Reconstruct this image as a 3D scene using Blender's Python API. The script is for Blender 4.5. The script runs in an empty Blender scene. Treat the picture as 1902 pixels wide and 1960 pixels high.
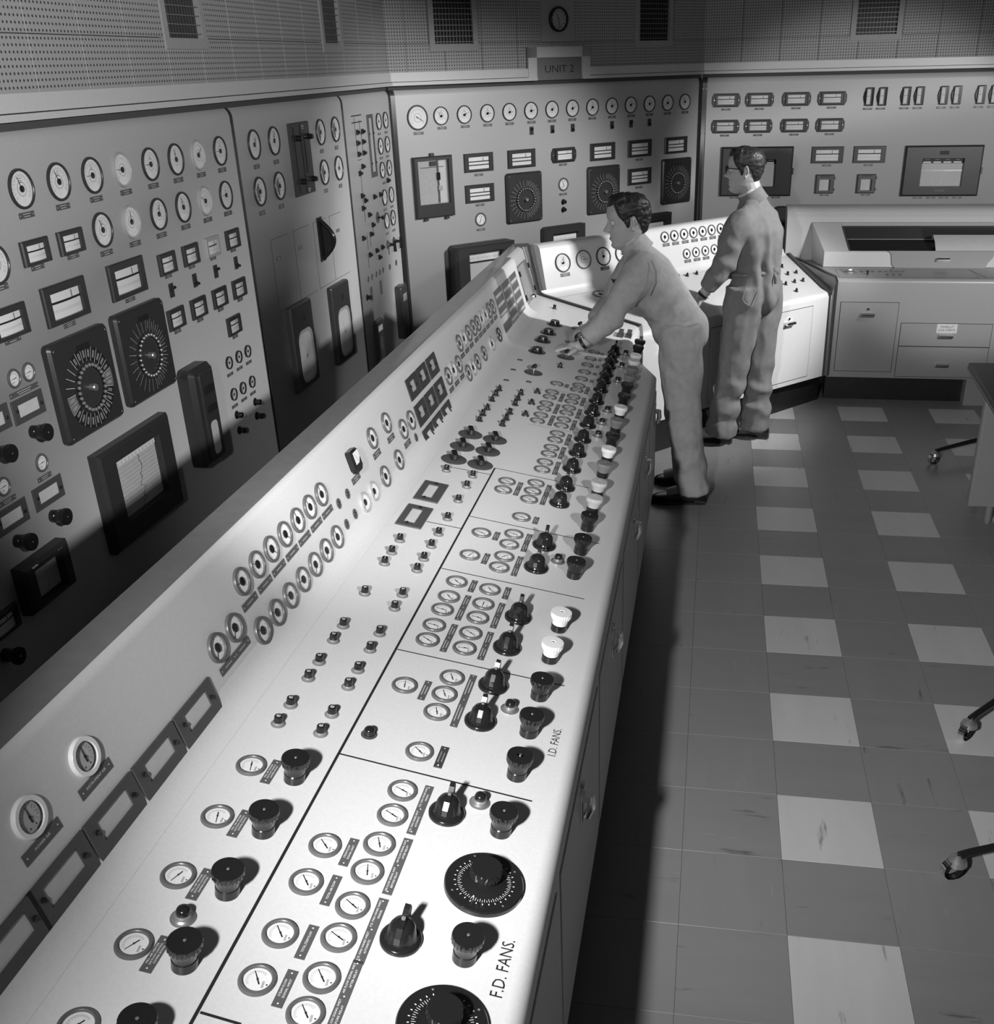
import bpy, bmesh, math, random
from math import sin, cos, pi, radians, atan, sqrt
from mathutils import Matrix, Vector, noise
random.seed(7)
scene = bpy.context.scene
COL = scene.collection

# ------------------------------------------------------------------ camera
cam_d = bpy.data.cameras.new('camera'); cam = bpy.data.objects.new('camera', cam_d); COL.objects.link(cam)
cam_d.sensor_fit = 'HORIZONTAL'; cam_d.sensor_width = 36.0
cam_d.lens = 1936.6157 * 36.0 / 1902.0
cam_d.shift_x = -0.049317; cam_d.shift_y = 0.034452
cam_d.clip_start = 0.05
cam.matrix_world = Matrix(((0.98761674, -0.04701607, 0.14967516, -0.29626276), (0.15521698, 0.43160817, -0.88860682, -5.82314293), (-0.02282222, 0.90083510, 0.43356115, 2.23934943), (0, 0, 0, 1)))
scene.camera = cam

# ------------------------------------------------------------------ world, lamps, exposure
scene.view_settings.view_transform = 'Standard'; scene.view_settings.look = 'None'
scene.view_settings.gamma = 1.0; scene.view_settings.use_curve_mapping = False
scene.view_settings.exposure = 0.0
world = bpy.data.worlds.new('world'); scene.world = world; world.use_nodes = True
world.node_tree.nodes['Background'].inputs[0].default_value = (1, 1, 1, 1)
world.node_tree.nodes['Background'].inputs[1].default_value = 0.035

def lamp(name, kind, loc, target, watts, radius, angle=None, blend=0.3):
    d = bpy.data.lights.new(name, kind); o = bpy.data.objects.new(name, d); COL.objects.link(o)
    d.energy = watts; d.color = (1, 1, 1); d.shadow_soft_size = radius
    o.location = loc
    o.rotation_euler = (Vector(target) - Vector(loc)).to_track_quat('-Z', 'Y').to_euler()
    if kind == 'SPOT': d.spot_size = radians(angle); d.spot_blend = blend
    return o
# floods on one stand left of the camera, a high flood for the left wall and two at the right of the room
key = lamp('key_flood', 'SPOT', (-0.90, -6.10, 2.33), (-0.34, -2.2, 0.76), 340, 0.05, 60, 0.75)
floor_l = lamp('floor_flood', 'SPOT', (-0.92, -6.05, 2.38), (0.9, -3.4, 0.0), 290, 0.06, 92, 0.8)
wall_l = lamp('left_wall_flood', 'SPOT', (1.0, -5.6, 2.5), (-2.5, -1.3, 1.45), 760, 0.07, 40, 0.5)
far_l = lamp('right_flood', 'SPOT', (2.3, -0.4, 2.95), (-0.7, 0.85, 1.1), 760, 0.09, 53, 0.6)
back_l = lamp('back_wall_flood', 'SPOT', (3.0, -3.0, 2.5), (0.85, 3.43, 1.0), 760, 0.1, 28, 0.4)


# ------------------------------------------------------------------ materials
MATS = {}
def mat(name, v, rough=0.5, metal=0.0, spec=0.5, coat=0.0, speck=0.0, sscale=60.0, bump=0.0, bscale=200.0):
    if name in MATS: return MATS[name]
    m = bpy.data.materials.new(name); m.use_nodes = True; MATS[name] = m
    nt = m.node_tree; b = nt.nodes['Principled BSDF']
    b.inputs['Base Color'].default_value = (v, v, v, 1)
    b.inputs['Roughness'].default_value = rough; b.inputs['Metallic'].default_value = metal
    b.inputs['Specular IOR Level'].default_value = spec; b.inputs['Coat Weight'].default_value = coat
    b.inputs['Coat Roughness'].default_value = 0.06
    tc = nt.nodes.new('ShaderNodeTexCoord')
    if speck:
        n = nt.nodes.new('ShaderNodeTexNoise'); n.inputs['Scale'].default_value = sscale; n.inputs['Detail'].default_value = 4
        r = nt.nodes.new('ShaderNodeMapRange'); r.inputs[1].default_value = 0.3; r.inputs[2].default_value = 0.7
        r.inputs[3].default_value = v * (1 - speck); r.inputs[4].default_value = v * (1 + speck)
        c = nt.nodes.new('ShaderNodeCombineColor')
        nt.links.new(tc.outputs['Object'], n.inputs['Vector']); nt.links.new(n.outputs['Fac'], r.inputs[0])
        for i in range(3): nt.links.new(r.outputs[0], c.inputs[i])
        nt.links.new(c.outputs[0], b.inputs['Base Color'])
    if bump:
        n2 = nt.nodes.new('ShaderNodeTexNoise'); n2.inputs['Scale'].default_value = bscale; n2.inputs['Detail'].default_value = 3
        bp = nt.nodes.new('ShaderNodeBump'); bp.inputs['Strength'].default_value = bump; bp.inputs['Distance'].default_value = 0.002
        nt.links.new(tc.outputs['Object'], n2.inputs['Vector']); nt.links.new(n2.outputs['Fac'], bp.inputs['Height'])
        nt.links.new(bp.outputs[0], b.inputs['Normal'])
    return m

def glass_mat():
    m = bpy.data.materials.new('clear_glass'); m.use_nodes = True; nt = m.node_tree
    for n in list(nt.nodes): nt.nodes.remove(n)
    out = nt.nodes.new('ShaderNodeOutputMaterial'); mx = nt.nodes.new('ShaderNodeMixShader')
    tr = nt.nodes.new('ShaderNodeBsdfTransparent'); gl = nt.nodes.new('ShaderNodeBsdfGlossy'); gl.inputs['Roughness'].default_value = 0.03
    lw = nt.nodes.new('ShaderNodeLayerWeight'); lw.inputs['Blend'].default_value = 0.5
    pw = nt.nodes.new('ShaderNodeMath'); pw.operation = 'POWER'; pw.inputs[1].default_value = 5.0
    mr = nt.nodes.new('ShaderNodeMapRange'); mr.inputs[3].default_value = 0.04; mr.inputs[4].default_value = 1.0
    nt.links.new(lw.outputs['Facing'], pw.inputs[0]); nt.links.new(pw.outputs[0], mr.inputs[0])
    nt.links.new(mr.outputs[0], mx.inputs[0]); nt.links.new(tr.outputs[0], mx.inputs[1]); nt.links.new(gl.outputs[0], mx.inputs[2])
    nt.links.new(mx.outputs[0], out.inputs[0]); MATS['glass'] = m; return m
GLASS = glass_mat()
DESK = mat('console_paint', 0.60, 0.38, speck=0.03, sscale=140, bump=0.04, bscale=500)
WALLP = mat('panel_paint', 0.40, 0.42, speck=0.04, sscale=120, bump=0.05, bscale=400)
STRIP = mat('polished_top_strip', 0.16, 0.16, speck=0.06, sscale=25)
SEAM = mat('dark_seam_strip', 0.035, 0.35)
DARK = mat('dark_instrument_enamel', 0.034, 0.33, speck=0.1, sscale=80)
DARK2 = mat('instrument_case_grey', 0.065, 0.4, speck=0.06, sscale=80)
BLACK = mat('black_bakelite', 0.012, 0.16)
BLACKM = mat('black_print', 0.012, 0.6)
GREY = mat('bezel_grey', 0.10, 0.35)
PLATE = mat('engraved_plate_grey', 0.085, 0.45)
FACE = mat('dial_face_white', 0.72, 0.6)
FACEG = mat('dial_face_cream', 0.5, 0.6)
PALE = mat('pale_bezel', 0.36, 0.35)
WHITE = mat('white_print', 0.75, 0.6)
WHITEK = mat('white_plastic', 0.75, 0.3)
GREYK = mat('grey_plastic', 0.17, 0.3)
LGREYK = mat('light_grey_plastic', 0.42, 0.3)
PAPER = mat('paper', 0.5, 0.7, speck=0.04, sscale=40)
PAPERG = mat('paper_grey', 0.36, 0.7, speck=0.05, sscale=40)  # darker tone of paper for cards, charts and the clock face
CHROME = mat('chrome', 0.75, 0.12, metal=1.0)
STEEL = mat('dull_steel', 0.45, 0.35, metal=0.8)
TICK = mat('tick_grey', 0.2, 0.6)
PLINTH = mat('black_plinth', 0.012, 0.35, speck=0.2, sscale=30)
CREAM = mat('cream_trim_paint', 0.5, 0.4, speck=0.03, sscale=90)
PLASTER = mat('plaster', 0.3, 0.8, speck=0.05, sscale=60)
REC = mat('recorder_case', 0.03, 0.36, speck=0.08, sscale=90)

# ------------------------------------------------------------------ mesh builder
class MB:
    def __init__(s): s.v = []; s.f = []; s.m = []; s.mats = []
    def mi(s, m):
        if m not in s.mats: s.mats.append(m)
        return s.mats.index(m)
    def add(s, vs, fs, m, M=None):
        o = len(s.v); k = s.mi(m)
        for v in vs:
            v = Vector(v); s.v.append(tuple(M @ v) if M else tuple(v))
        for f in fs: s.f.append([o + i for i in f]); s.m.append(k)
        return s
    def box(s, cx, cy, cz, sx, sy, sz, m, M=None):
        x, y, z = sx / 2, sy / 2, sz / 2
        vs = [(cx + a * x, cy + b * y, cz + c * z) for c in (-1, 1) for b in (-1, 1) for a in (-1, 1)]
        return s.add(vs, [(0, 2, 3, 1), (4, 5, 7, 6), (0, 1, 5, 4), (2, 6, 7, 3), (0, 4, 6, 2), (1, 3, 7, 5)], m, M)
    def prism(s, poly, z0, z1, m, ch=0.0, M=None, m2=None, bottom=False):
        # extruded polygon (counter-clockwise), optional chamfered top edge
        n = len(poly); rings = [[(x, y, z0) for x, y in poly]]
        if ch:
            rings.append([(x, y, z1 - ch) for x, y in poly]); ins = inset(poly, ch); rings.append([(x, y, z1) for x, y in ins])
        else: rings.append([(x, y, z1) for x, y in poly])
        vs = [p for r in rings for p in r]; fs = []
        for k in range(len(rings) - 1):
            for i in range(n): j = (i + 1) % n; fs.append((k * n + i, k * n + j, (k + 1) * n + j, (k + 1) * n + i))
        s.add(vs, fs, m, M); t = len(rings) - 1
        s.add(rings[-1], [tuple(range(n))], m2 or m, M)
        if bottom: s.add(rings[0], [tuple(reversed(range(n)))], m, M)
        return s
    def lathe(s, prof, m, seg=28, M=None, flute=None, sx=1.0, cap=False):
        vs = []; fs = []
        for k, (r, z) in enumerate(prof):
            for i in range(seg):
                a = 2 * pi * i / seg; rr = r * (0.94 if flute and k in flute and i % 2 else 1)
                vs.append((rr * cos(a) * sx, rr * sin(a), z))
        for k in range(len(prof) - 1):
            for i in range(seg):
                j = (i + 1) % seg; fs.append((k * seg + i, k * seg + j, (k + 1) * seg + j, (k + 1) * seg + i))
        if cap: fs.append(tuple(range((len(prof) - 1) * seg, len(prof) * seg)))
        return s.add(vs, fs, m, M)
    def disc(s, r, z, m, seg=28, M=None, cx=0, cy=0):
        return s.add([(cx + r * cos(2 * pi * i / seg), cy + r * sin(2 * pi * i / seg), z) for i in range(seg)], [tuple(range(seg))], m, M)
    def rect(s, cx, cy, w, h, z, m, M=None, rot=0.0):
        c, q = cos(rot), sin(rot)
        return s.add([(cx + a * w / 2 * c - b * h / 2 * q, cy + a * w / 2 * q + b * h / 2 * c, z) for a, b in ((-1, -1), (1, -1), (1, 1), (-1, 1))], [(0, 1, 2, 3)], m, M)
    def frame(s, W, H, w, h, z0, z1, m, ch=0.003, oy=0.0, ox=0.0, zi=None):
        # rectangular frame with an opening w x h
        zi = z0 if zi is None else zi
        o = [(-W / 2, -H / 2), (W / 2, -H / 2), (W / 2, H / 2), (-W / 2, H / 2)]
        i = [(ox - w / 2, oy - h / 2), (ox + w / 2, oy - h / 2), (ox + w / 2, oy + h / 2), (ox - w / 2, oy + h / 2)]
        oc = [(x * (1 - 2 * ch / W), y * (1 - 2 * ch / H)) for x, y in o]
        rings = [[(x, y, z0) for x, y in o], [(x, y, z1 - ch) for x, y in o], [(x, y, z1) for x, y in oc], [(x, y, z1) for x, y in i], [(x, y, zi) for x, y in i]]
        vs = [p for r in rings for p in r]; fs = []
        for k in range(4):
            for a in range(4): b = (a + 1) % 4; fs.append((k * 4 + a, k * 4 + b, (k + 1) * 4 + b, (k + 1) * 4 + a))
        return s.add(vs, fs, m)
    def tube(s, pts, r, m, seg=8, caps=True, M=None):
        pts = [Vector(p) for p in pts]; n = len(pts); rr = r if isinstance(r, (list, tuple)) else [r] * n
        vs = []; fs = []; up = Vector((0, 0, 1)); prev = None
        for k, p in enumerate(pts):
            d = (pts[min(k + 1, n - 1)] - pts[max(k - 1, 0)]).normalized()
            if prev is None: x = d.orthogonal().normalized()
            else: x = (prev - d * prev.dot(d)).normalized()
            prev = x; y = d.cross(x)
            for i in range(seg): a = 2 * pi * i / seg; vs.append(p + (x * cos(a) + y * sin(a)) * rr[k])
        for k in range(n - 1):
            for i in range(seg): j = (i + 1) % seg; fs.append((k * seg + i, k * seg + j, (k + 1) * seg + j, (k + 1) * seg + i))
        if caps: fs.append(tuple(reversed(range(seg)))); fs.append(tuple(range((n - 1) * seg, n * seg)))
        return s.add(vs, fs, m, M)
    def sphere(s, c, r, m, seg=12, rings=8, sc=(1, 1, 1), M=None):
        vs = []; fs = []
        for k in range(rings + 1):
            t = pi * k / rings
            for i in range(seg):
                a = 2 * pi * i / seg; vs.append((c[0] + r * sc[0] * sin(t) * cos(a), c[1] + r * sc[1] * sin(t) * sin(a), c[2] + r * sc[2] * cos(t)))
        for k in range(rings):
            for i in range(seg): j = (i + 1) % seg; fs.append((k * seg + i, (k + 1) * seg + i, (k + 1) * seg + j, k * seg + j))
        return s.add(vs, fs, m, M)
    def mesh(s, name, smooth=35):
        me = bpy.data.meshes.new(name); me.from_pydata(s.v, [], s.f); me.update()
        for m in s.mats: me.materials.append(m)
        me.polygons.foreach_set('material_index', s.m)
        bm = bmesh.new(); bm.from_mesh(me); bmesh.ops.remove_doubles(bm, verts=bm.verts, dist=1e-6); bm.to_mesh(me); bm.free()
        if smooth:
            me.polygons.foreach_set('use_smooth', [True] * len(me.polygons)); me.set_sharp_from_angle(angle=radians(smooth))
        return me
def inset(poly, d):
    n = len(poly); out = []
    for i in range(n):
        p0, p, p2 = Vector(poly[i - 1]), Vector(poly[i]), Vector(poly[(i + 1) % n])
        a = (p - p0).normalized(); b = (p2 - p).normalized()
        n1 = Vector((-a.y, a.x)); n2 = Vector((-b.y, b.x)); t = (n1 + n2)
        t = t / max(t.dot(n1), 0.3); out.append(tuple(p + t * d))
    return out
def rrect(w, h, r, seg=4, cx=0, cy=0):
    pts = []
    for (sx, sy, a0) in ((1, -1, -90), (1, 1, 0), (-1, 1, 90), (-1, -1, 180)):
        for i in range(seg + 1):
            a = radians(a0 + 90 * i / seg); pts.append((cx + sx * (w / 2 - r) + r * cos(a), cy + sy * (h / 2 - r) + r * sin(a)))
    return pts

# ------------------------------------------------------------------ objects
def obj(name, me, parent=None, M=None):
    o = bpy.data.objects.new(name, me); COL.objects.link(o)
    if parent: o.parent = parent
    if M is not None: o.matrix_local = M
    return o
def thing(name, loc, label, cat, group=None):
    o = bpy.data.objects.new(name, None); COL.objects.link(o); o.location = loc; o.empty_display_size = 0.1
    o['label'] = label; o['category'] = cat
    if group: o['group'] = group
    return o
def tag(o, label, cat, group=None):
    o['label'] = label; o['category'] = cat
    if group: o['group'] = group
    return o
def struct(o): o['kind'] = 'structure'; return o
CACHE = {}
def cached(key, fn):
    if key not in CACHE: CACHE[key] = fn()
    return CACHE[key]
K = 2 ** -0.5
def frame(O, u, v):
    u = Vector(u).normalized(); v = Vector(v).normalized(); n = u.cross(v)
    return Matrix(((u.x, v.x, n.x, O[0]), (u.y, v.y, n.y, O[1]), (u.z, v.z, n.z, O[2]), (0, 0, 0, 1)))
_a = atan(0.19); CA, SA = cos(_a), sin(_a); LT = radians(14.5); CT, ST = cos(LT), sin(LT)
FR = {'L': frame((-2.5, 0, 0), (0, 1, 0), (0, 0, 1)), 'A': frame((-2.5, 1.385, 0), (K, K, 0), (0, 0, 1)),
      'B': frame((-0.45, 3.435, 0), (1, 0, 0), (0, 0, 1)), 'D': frame((-0.55, 0, 0.785), (0, 1, 0), (-CA, 0, SA)),
      'U': frame((-1.33, 0, 0.9332), (0, 1, 0), (-ST, 0, CT)), 'D45': frame((-0.3925, 0.3925, 0.775), (K, K, 0), (-K * CA, K * CA, SA)),
      'U45': frame((-0.88, 0.88, 0.907), (K, K, 0), (-K * ST, K * ST, CT)), 'F': frame((0, 1.3, 0), (1, 0, 0), (0, 0, 1)),
      'R': frame((0, 1.3, 0.87), (1, 0, 0), (0, 1, 0)), 'F45': frame((-0.3925, 0.3925, 0), (K, K, 0), (0, 0, 1)), 'FL': frame((-0.55, 0, 0), (0, 1, 0), (0, 0, 1))}
def at(f, u, v, h=0.0, rot=0.0): return FR[f] @ Matrix.Translation((u, v, h)) @ Matrix.Rotation(rot, 4, 'Z')
I4 = Matrix.Identity(4)
def loc(root, M): return Matrix.Translation(-Vector(root.location)) @ M
TEXTS = {}
def text_mesh(s, m, size, width=None):
    key = (s, m.name, size, width)
    if key in TEXTS: return TEXTS[key]
    c = bpy.data.curves.new('lettering', 'FONT'); c.body = s; c.size = size; c.align_x = 'CENTER'; c.align_y = 'CENTER'; c.resolution_u = 2
    o = bpy.data.objects.new('lettering_source', c); COL.objects.link(o); dg = bpy.context.evaluated_depsgraph_get()
    me = bpy.data.meshes.new_from_object(o.evaluated_get(dg)); bpy.data.objects.remove(o)
    if width:
        xs = [v.co.x for v in me.vertices]; w = max(xs) - min(xs); k = width / w
        for v in me.vertices: v.co.x *= k
    me.materials.clear(); me.materials.append(m); TEXTS[key] = me; return me

# ------------------------------------------------------------------ where every instrument sits on its panel (metres)
DATA = {
    'L1': [('gauge', -2.706, 1.903, 0.0625, 0, -20), ('gauge', -2.501, 1.903, 0.0625, 0, -25), ('gauge', -2.296, 1.903, 0.0625, 0, -90), ('gauge', -2.095, 1.903, 0.0625, 1, -85), ('gauge', -1.883, 1.903, 0.0625, 0, -90), ('gauge', -1.675, 1.903, 0.0625, 0, -10), ('gauge', -1.476, 1.903, 0.0625, 1, 50), ('gauge', -1.264, 1.903, 0.0625, 0, -90), ('gauge', -2.301, 1.716, 0.0625, 0, -20), ('gauge', -2.1, 1.716, 0.0625, 1, 0), ('gauge', -1.889, 1.716, 0.0625, 0, 20), ('gauge', -1.682, 1.716, 0.0625, 0, -15), ('gauge', -1.479, 1.716, 0.0625, 1, -60), ('gauge', -1.272, 1.716, 0.0625, 0, -90), ('gauge', -2.915, 1.704, 0.0625, 0, -30), ('plate', -2.707, 1.823, 0.08, 0.019, 2), ('plate', -2.503, 1.823, 0.08, 0.019, 2), ('plate', -2.296, 1.823, 0.08, 0.019, 2), ('plate', -2.091, 1.823, 0.08, 0.019, 2), ('plate', -1.885, 1.823, 0.08, 0.019, 2), ('plate', -1.678, 1.823, 0.08, 0.019, 2), ('plate', -1.471, 1.823, 0.08, 0.019, 2), ('plate', -1.266, 1.823, 0.08, 0.019, 2), ('plate', -2.301, 1.635, 0.08, 0.019, 2), ('plate', -2.097, 1.635, 0.08, 0.019, 2), ('plate', -1.891, 1.635, 0.08, 0.019, 2), ('plate', -1.683, 1.637, 0.08, 0.019, 2), ('plate', -1.478, 1.637, 0.08, 0.019, 2), ('plate', -1.273, 1.637, 0.08, 0.019, 2), ('plate', -2.92, 1.633, 0.08, 0.019, 2), ('meter', -1.894, 1.524, 0.135, 0.085, 0), ('meter', -1.689, 1.524, 0.135, 0.085, 0), ('meter', -1.485, 1.524, 0.135, 0.085, 1), ('meter', -1.275, 1.524, 0.135, 0.085, 0), ('meter', -1.901, 1.301, 0.135, 0.085, 0), ('meter', -1.698, 1.301, 0.135, 0.085, 0), ('meter', -1.49, 1.301, 0.135, 0.085, 0), ('meter', -1.284, 1.301, 0.135, 0.085, 0), ('meter', -1.394, 1.152, 0.135, 0.085, 0), ('meter', -2.711, 1.708, 0.145, 0.08, 0), ('meter', -2.508, 1.708, 0.145, 0.08, 0), ('meter', -2.924, 1.524, 0.18, 0.1, 0), ('meter', -2.612, 1.524, 0.25, 0.133, 0), ('meter', -2.206, 1.524, 0.25, 0.133, 0), ('meter', -3.313, 0.642, 0.16, 0.085, 0), ('plate', -2.713, 1.659, 0.07, 0.017, 2), ('plate', -2.508, 1.659, 0.07, 0.017, 2), ('plate', -2.922, 1.469, 0.08, 0.02, 2), ('plate', -2.614, 1.444, 0.07, 0.015, 2), ('plate', -2.208, 1.444, 0.07, 0.015, 2), ('plate', -1.897, 1.475, 0.055, 0.017, 2), ('plate', -1.69, 1.475, 0.055, 0.017, 2), ('plate', -1.486, 1.475, 0.055, 0.017, 2), ('plate', -1.278, 1.475, 0.055, 0.017, 2), ('plate', -1.902, 1.248, 0.055, 0.017, 2), ('plate', -1.696, 1.248, 0.055, 0.017, 2), ('plate', -1.493, 1.248, 0.055, 0.017, 2), ('plate', -1.284, 1.248, 0.055, 0.017, 2), ('plate', -1.393, 1.099, 0.055, 0.017, 2), ('toggle', -1.894, 1.415, 0.05, 0.042, 1), ('toggle', -1.686, 1.415, 0.05, 0.042, 0), ('toggle', -1.484, 1.415, 0.05, 0.042, 1), ('toggle', -1.271, 1.415, 0.05, 0.042, 0), ('selector', -2.62, 1.236, 0.362, 0.352, 1), ('selector', -2.202, 1.24, 0.362, 0.352, 0), ('dial', -2.964, 1.353, 0.032, 0, -95), ('dial', -2.888, 1.353, 0.032, 0, -95), ('dial', -2.935, 1.053, 0.032, 0, -95), ('dial', -3.14, 1.05, 0.032, 0, -95), ('plate', -2.93, 1.303, 0.15, 0.017, 2), ('plate', -2.937, 1.002, 0.075, 0.017, 2), ('plate', -3.139, 1, 0.085, 0.017, 2), ('window', -2.93, 1.247, 0.163, 0.08, 0), ('window', -3.11, 1.255, 0.163, 0.08, 0), ('window', -2.939, 0.945, 0.163, 0.08, 0), ('window', -3.141, 0.943, 0.163, 0.08, 0), ('knob', -2.938, 1.164, 0), ('knob', -3.13, 1.161, 0), ('knob', -2.947, 0.862, 0), ('knob', -3.145, 0.86, 0), ('knob', -3.337, 0.543, 0), ('recorder', -2.428, 0.784, 0.52, 0.395, 0.045, 0), ('recorder', -3.086, 0.702, 0.25, 0.17, 0.05, 1), ('tallrec', -1.879, 0.874, 0.2, 0.44, 0.07), ('gauge', -1.501, 1.001, 0.03, 0, -60), ('gauge', -1.395, 1.001, 0.03, 0, -50), ('gauge', -1.294, 1.001, 0.03, 0, -50), ('gauge', -1.504, 0.85, 0.03, 0, -120), ('gauge', -1.403, 0.85, 0.03, 0, -130), ('gauge', -1.297, 0.85, 0.03, 0, -90), ('plate', -1.503, 0.946, 0.062, 0.014, 2), ('plate', -1.399, 0.946, 0.062, 0.014, 2), ('plate', -1.295, 0.946, 0.062, 0.014, 2), ('plate', -1.507, 0.794, 0.062, 0.014, 2), ('plate', -1.403, 0.794, 0.062, 0.014, 2), ('plate', -1.301, 0.794, 0.062, 0.014, 2), ('sknob', -1.292, 0.746), ('sknob', -1.504, 0.749), ('sknob', -1.298, 0.676), ('sknob', -1.503, 0.672)],
    'L2': [('gauge', -0.893, 1.902, 0.069, 0, 40), ('gauge', -0.651, 1.902, 0.069, 0, 15), ('gauge', -0.9, 1.689, 0.069, 2, -30), ('gauge', -0.655, 1.689, 0.069, 2, -30), ('gauge', 0.008, 1.901, 0.069, 2, -30), ('gauge', 0.252, 1.901, 0.069, 2, -30), ('gauge', -0, 1.69, 0.069, 2, -30), ('gauge', 0.242, 1.69, 0.069, 0, 15), ('plate', -0.893, 1.803, 0.065, 0.02, 2), ('plate', -0.651, 1.803, 0.065, 0.02, 2), ('plate', -0.903, 1.589, 0.065, 0.02, 2), ('plate', -0.659, 1.589, 0.065, 0.02, 2), ('plate', 0.004, 1.802, 0.055, 0.02, 2), ('plate', 0.246, 1.802, 0.055, 0.02, 2), ('plate', 0.001, 1.591, 0.055, 0.02, 2), ('plate', 0.245, 1.591, 0.055, 0.02, 2), ('loader', -0.33, 1.79, 0.262, 0.36), ('seamdoor', -0.785, 1.358, 0.22, 0.3), ('plate', -0.778, 1.349, 0.055, 0.018, 2), ('plate', -0.48, 1.352, 0.055, 0.018, 2), ('plate', 0.121, 1.354, 0.055, 0.018, 2), ('pull', -0.169, 1.349, 0.07, 0.24), ('circrec', -0.64, 0.862, 0.3, 0.46, 0.03), ('circrec', -0.019, 0.843, 0.3, 0.46, 0.03)],
    'L3': [('gauge', 1.081, 1.898, 0.052, 0, 0), ('gauge', 1.232, 1.898, 0.052, 0, 0), ('gauge', 1.077, 1.748, 0.052, 0, 0), ('gauge', 1.228, 1.748, 0.052, 0, 0), ('gauge', 1.071, 1.6, 0.052, 0, 0), ('gauge', 1.224, 1.6, 0.052, 0, 0), ('gauge', 1.067, 1.427, 0.052, 3, 0), ('gauge', 1.221, 1.427, 0.052, 3, 0), ('gauge', 1.07, 1.276, 0.052, 3, 0), ('gauge', 1.214, 1.276, 0.052, 0, 0), ('plate', 1.081, 1.823, 0.065, 0.014, 2), ('plate', 1.23, 1.823, 0.065, 0.014, 2), ('plate', 1.079, 1.674, 0.065, 0.014, 2), ('plate', 1.221, 1.674, 0.065, 0.014, 2), ('plate', 1.066, 1.349, 0.065, 0.014, 2), ('plate', 1.222, 1.349, 0.065, 0.014, 2), ('plate', 1.066, 1.192, 0.065, 0.014, 2), ('plate', 1.221, 1.192, 0.065, 0.014, 2), ('plate', 1.144, 1.516, 0.17, 0.012, 2), ('slotwin', 0.9, 1.762, 0.11, 0.375), ('bknob', 0.631, 1.861), ('bknob', 0.729, 1.86), ('bknob', 0.615, 1.8), ('bknob', 0.723, 1.801), ('bknob', 0.618, 1.736), ('bknob', 0.718, 1.736), ('bknob', 0.669, 1.66), ('bknob', 0.606, 1.625), ('bknob', 0.605, 1.492), ('bknob', 0.658, 1.458), ('bknob', 0.601, 1.418), ('bknob', 0.71, 1.364), ('bknob', 0.764, 1.294), ('bknob', 0.716, 1.243), ('bknob', 0.55, 1.242), ('bknob', 0.65, 1.123), ('bknob', 0.794, 1.126), ('bknob', 0.915, 1.127), ('bknob', 0.841, 1.075), ('bknob', 0.847, 1.458), ('bknob', 0.975, 1.457), ('bknob', 1.165, 1.526), ('bar', 0.65, 1.955, 0.19, 0.006), ('bar', 0.65, 1.917, 0.19, 0.006), ('bar', 0.697, 1.884, 0.003, 0.09), ('bar', 0.603, 1.901, 0.003, 0.09), ('bar', 0.607, 1.832, 0.003, 0.05), ('bar', 0.714, 1.831, 0.003, 0.05), ('bar', 0.615, 1.768, 0.003, 0.05), ('bar', 0.717, 1.769, 0.003, 0.05), ('bar', 0.638, 1.701, 0.07, 0.003), ('bar', 0.633, 1.61, 0.003, 0.09), ('bar', 0.633, 1.518, 0.003, 0.09), ('bar', 0.626, 1.438, 0.003, 0.09), ('bar', 0.638, 1.201, 0.003, 0.09), ('bar', 0.623, 1.089, 0.003, 0.09), ('bar', 0.634, 1.373, 0.003, 0.09), ('bar', 0.779, 1.263, 0.003, 0.09), ('bar', 0.695, 1.21, 0.003, 0.09), ('flatdisc', 0.89, 1.322, 0.037), ('crank', 1.055, 1.121), ('crank', 1.199, 1.121), ('oval', 0.584, 0.979, 0.021), ('oval', 0.663, 0.979, 0.021), ('oval', 0.756, 0.979, 0.021), ('oval', 0.83, 0.978, 0.021), ('oval', 0.905, 0.978, 0.021), ('oval', 1.056, 0.971, 0.021), ('oval', 1.209, 0.972, 0.021), ('blank', 0.619, 0.877, 0.045, 0.09), ('blank', 0.826, 0.878, 0.045, 0.09), ('sknob', 0.525, 0.875), ('darkrec', 0.676, 0.564, 0.155, 0.27, 0.02), ('darkrec', 1.191, 0.635, 0.15, 0.37, 0.05)],
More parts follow.
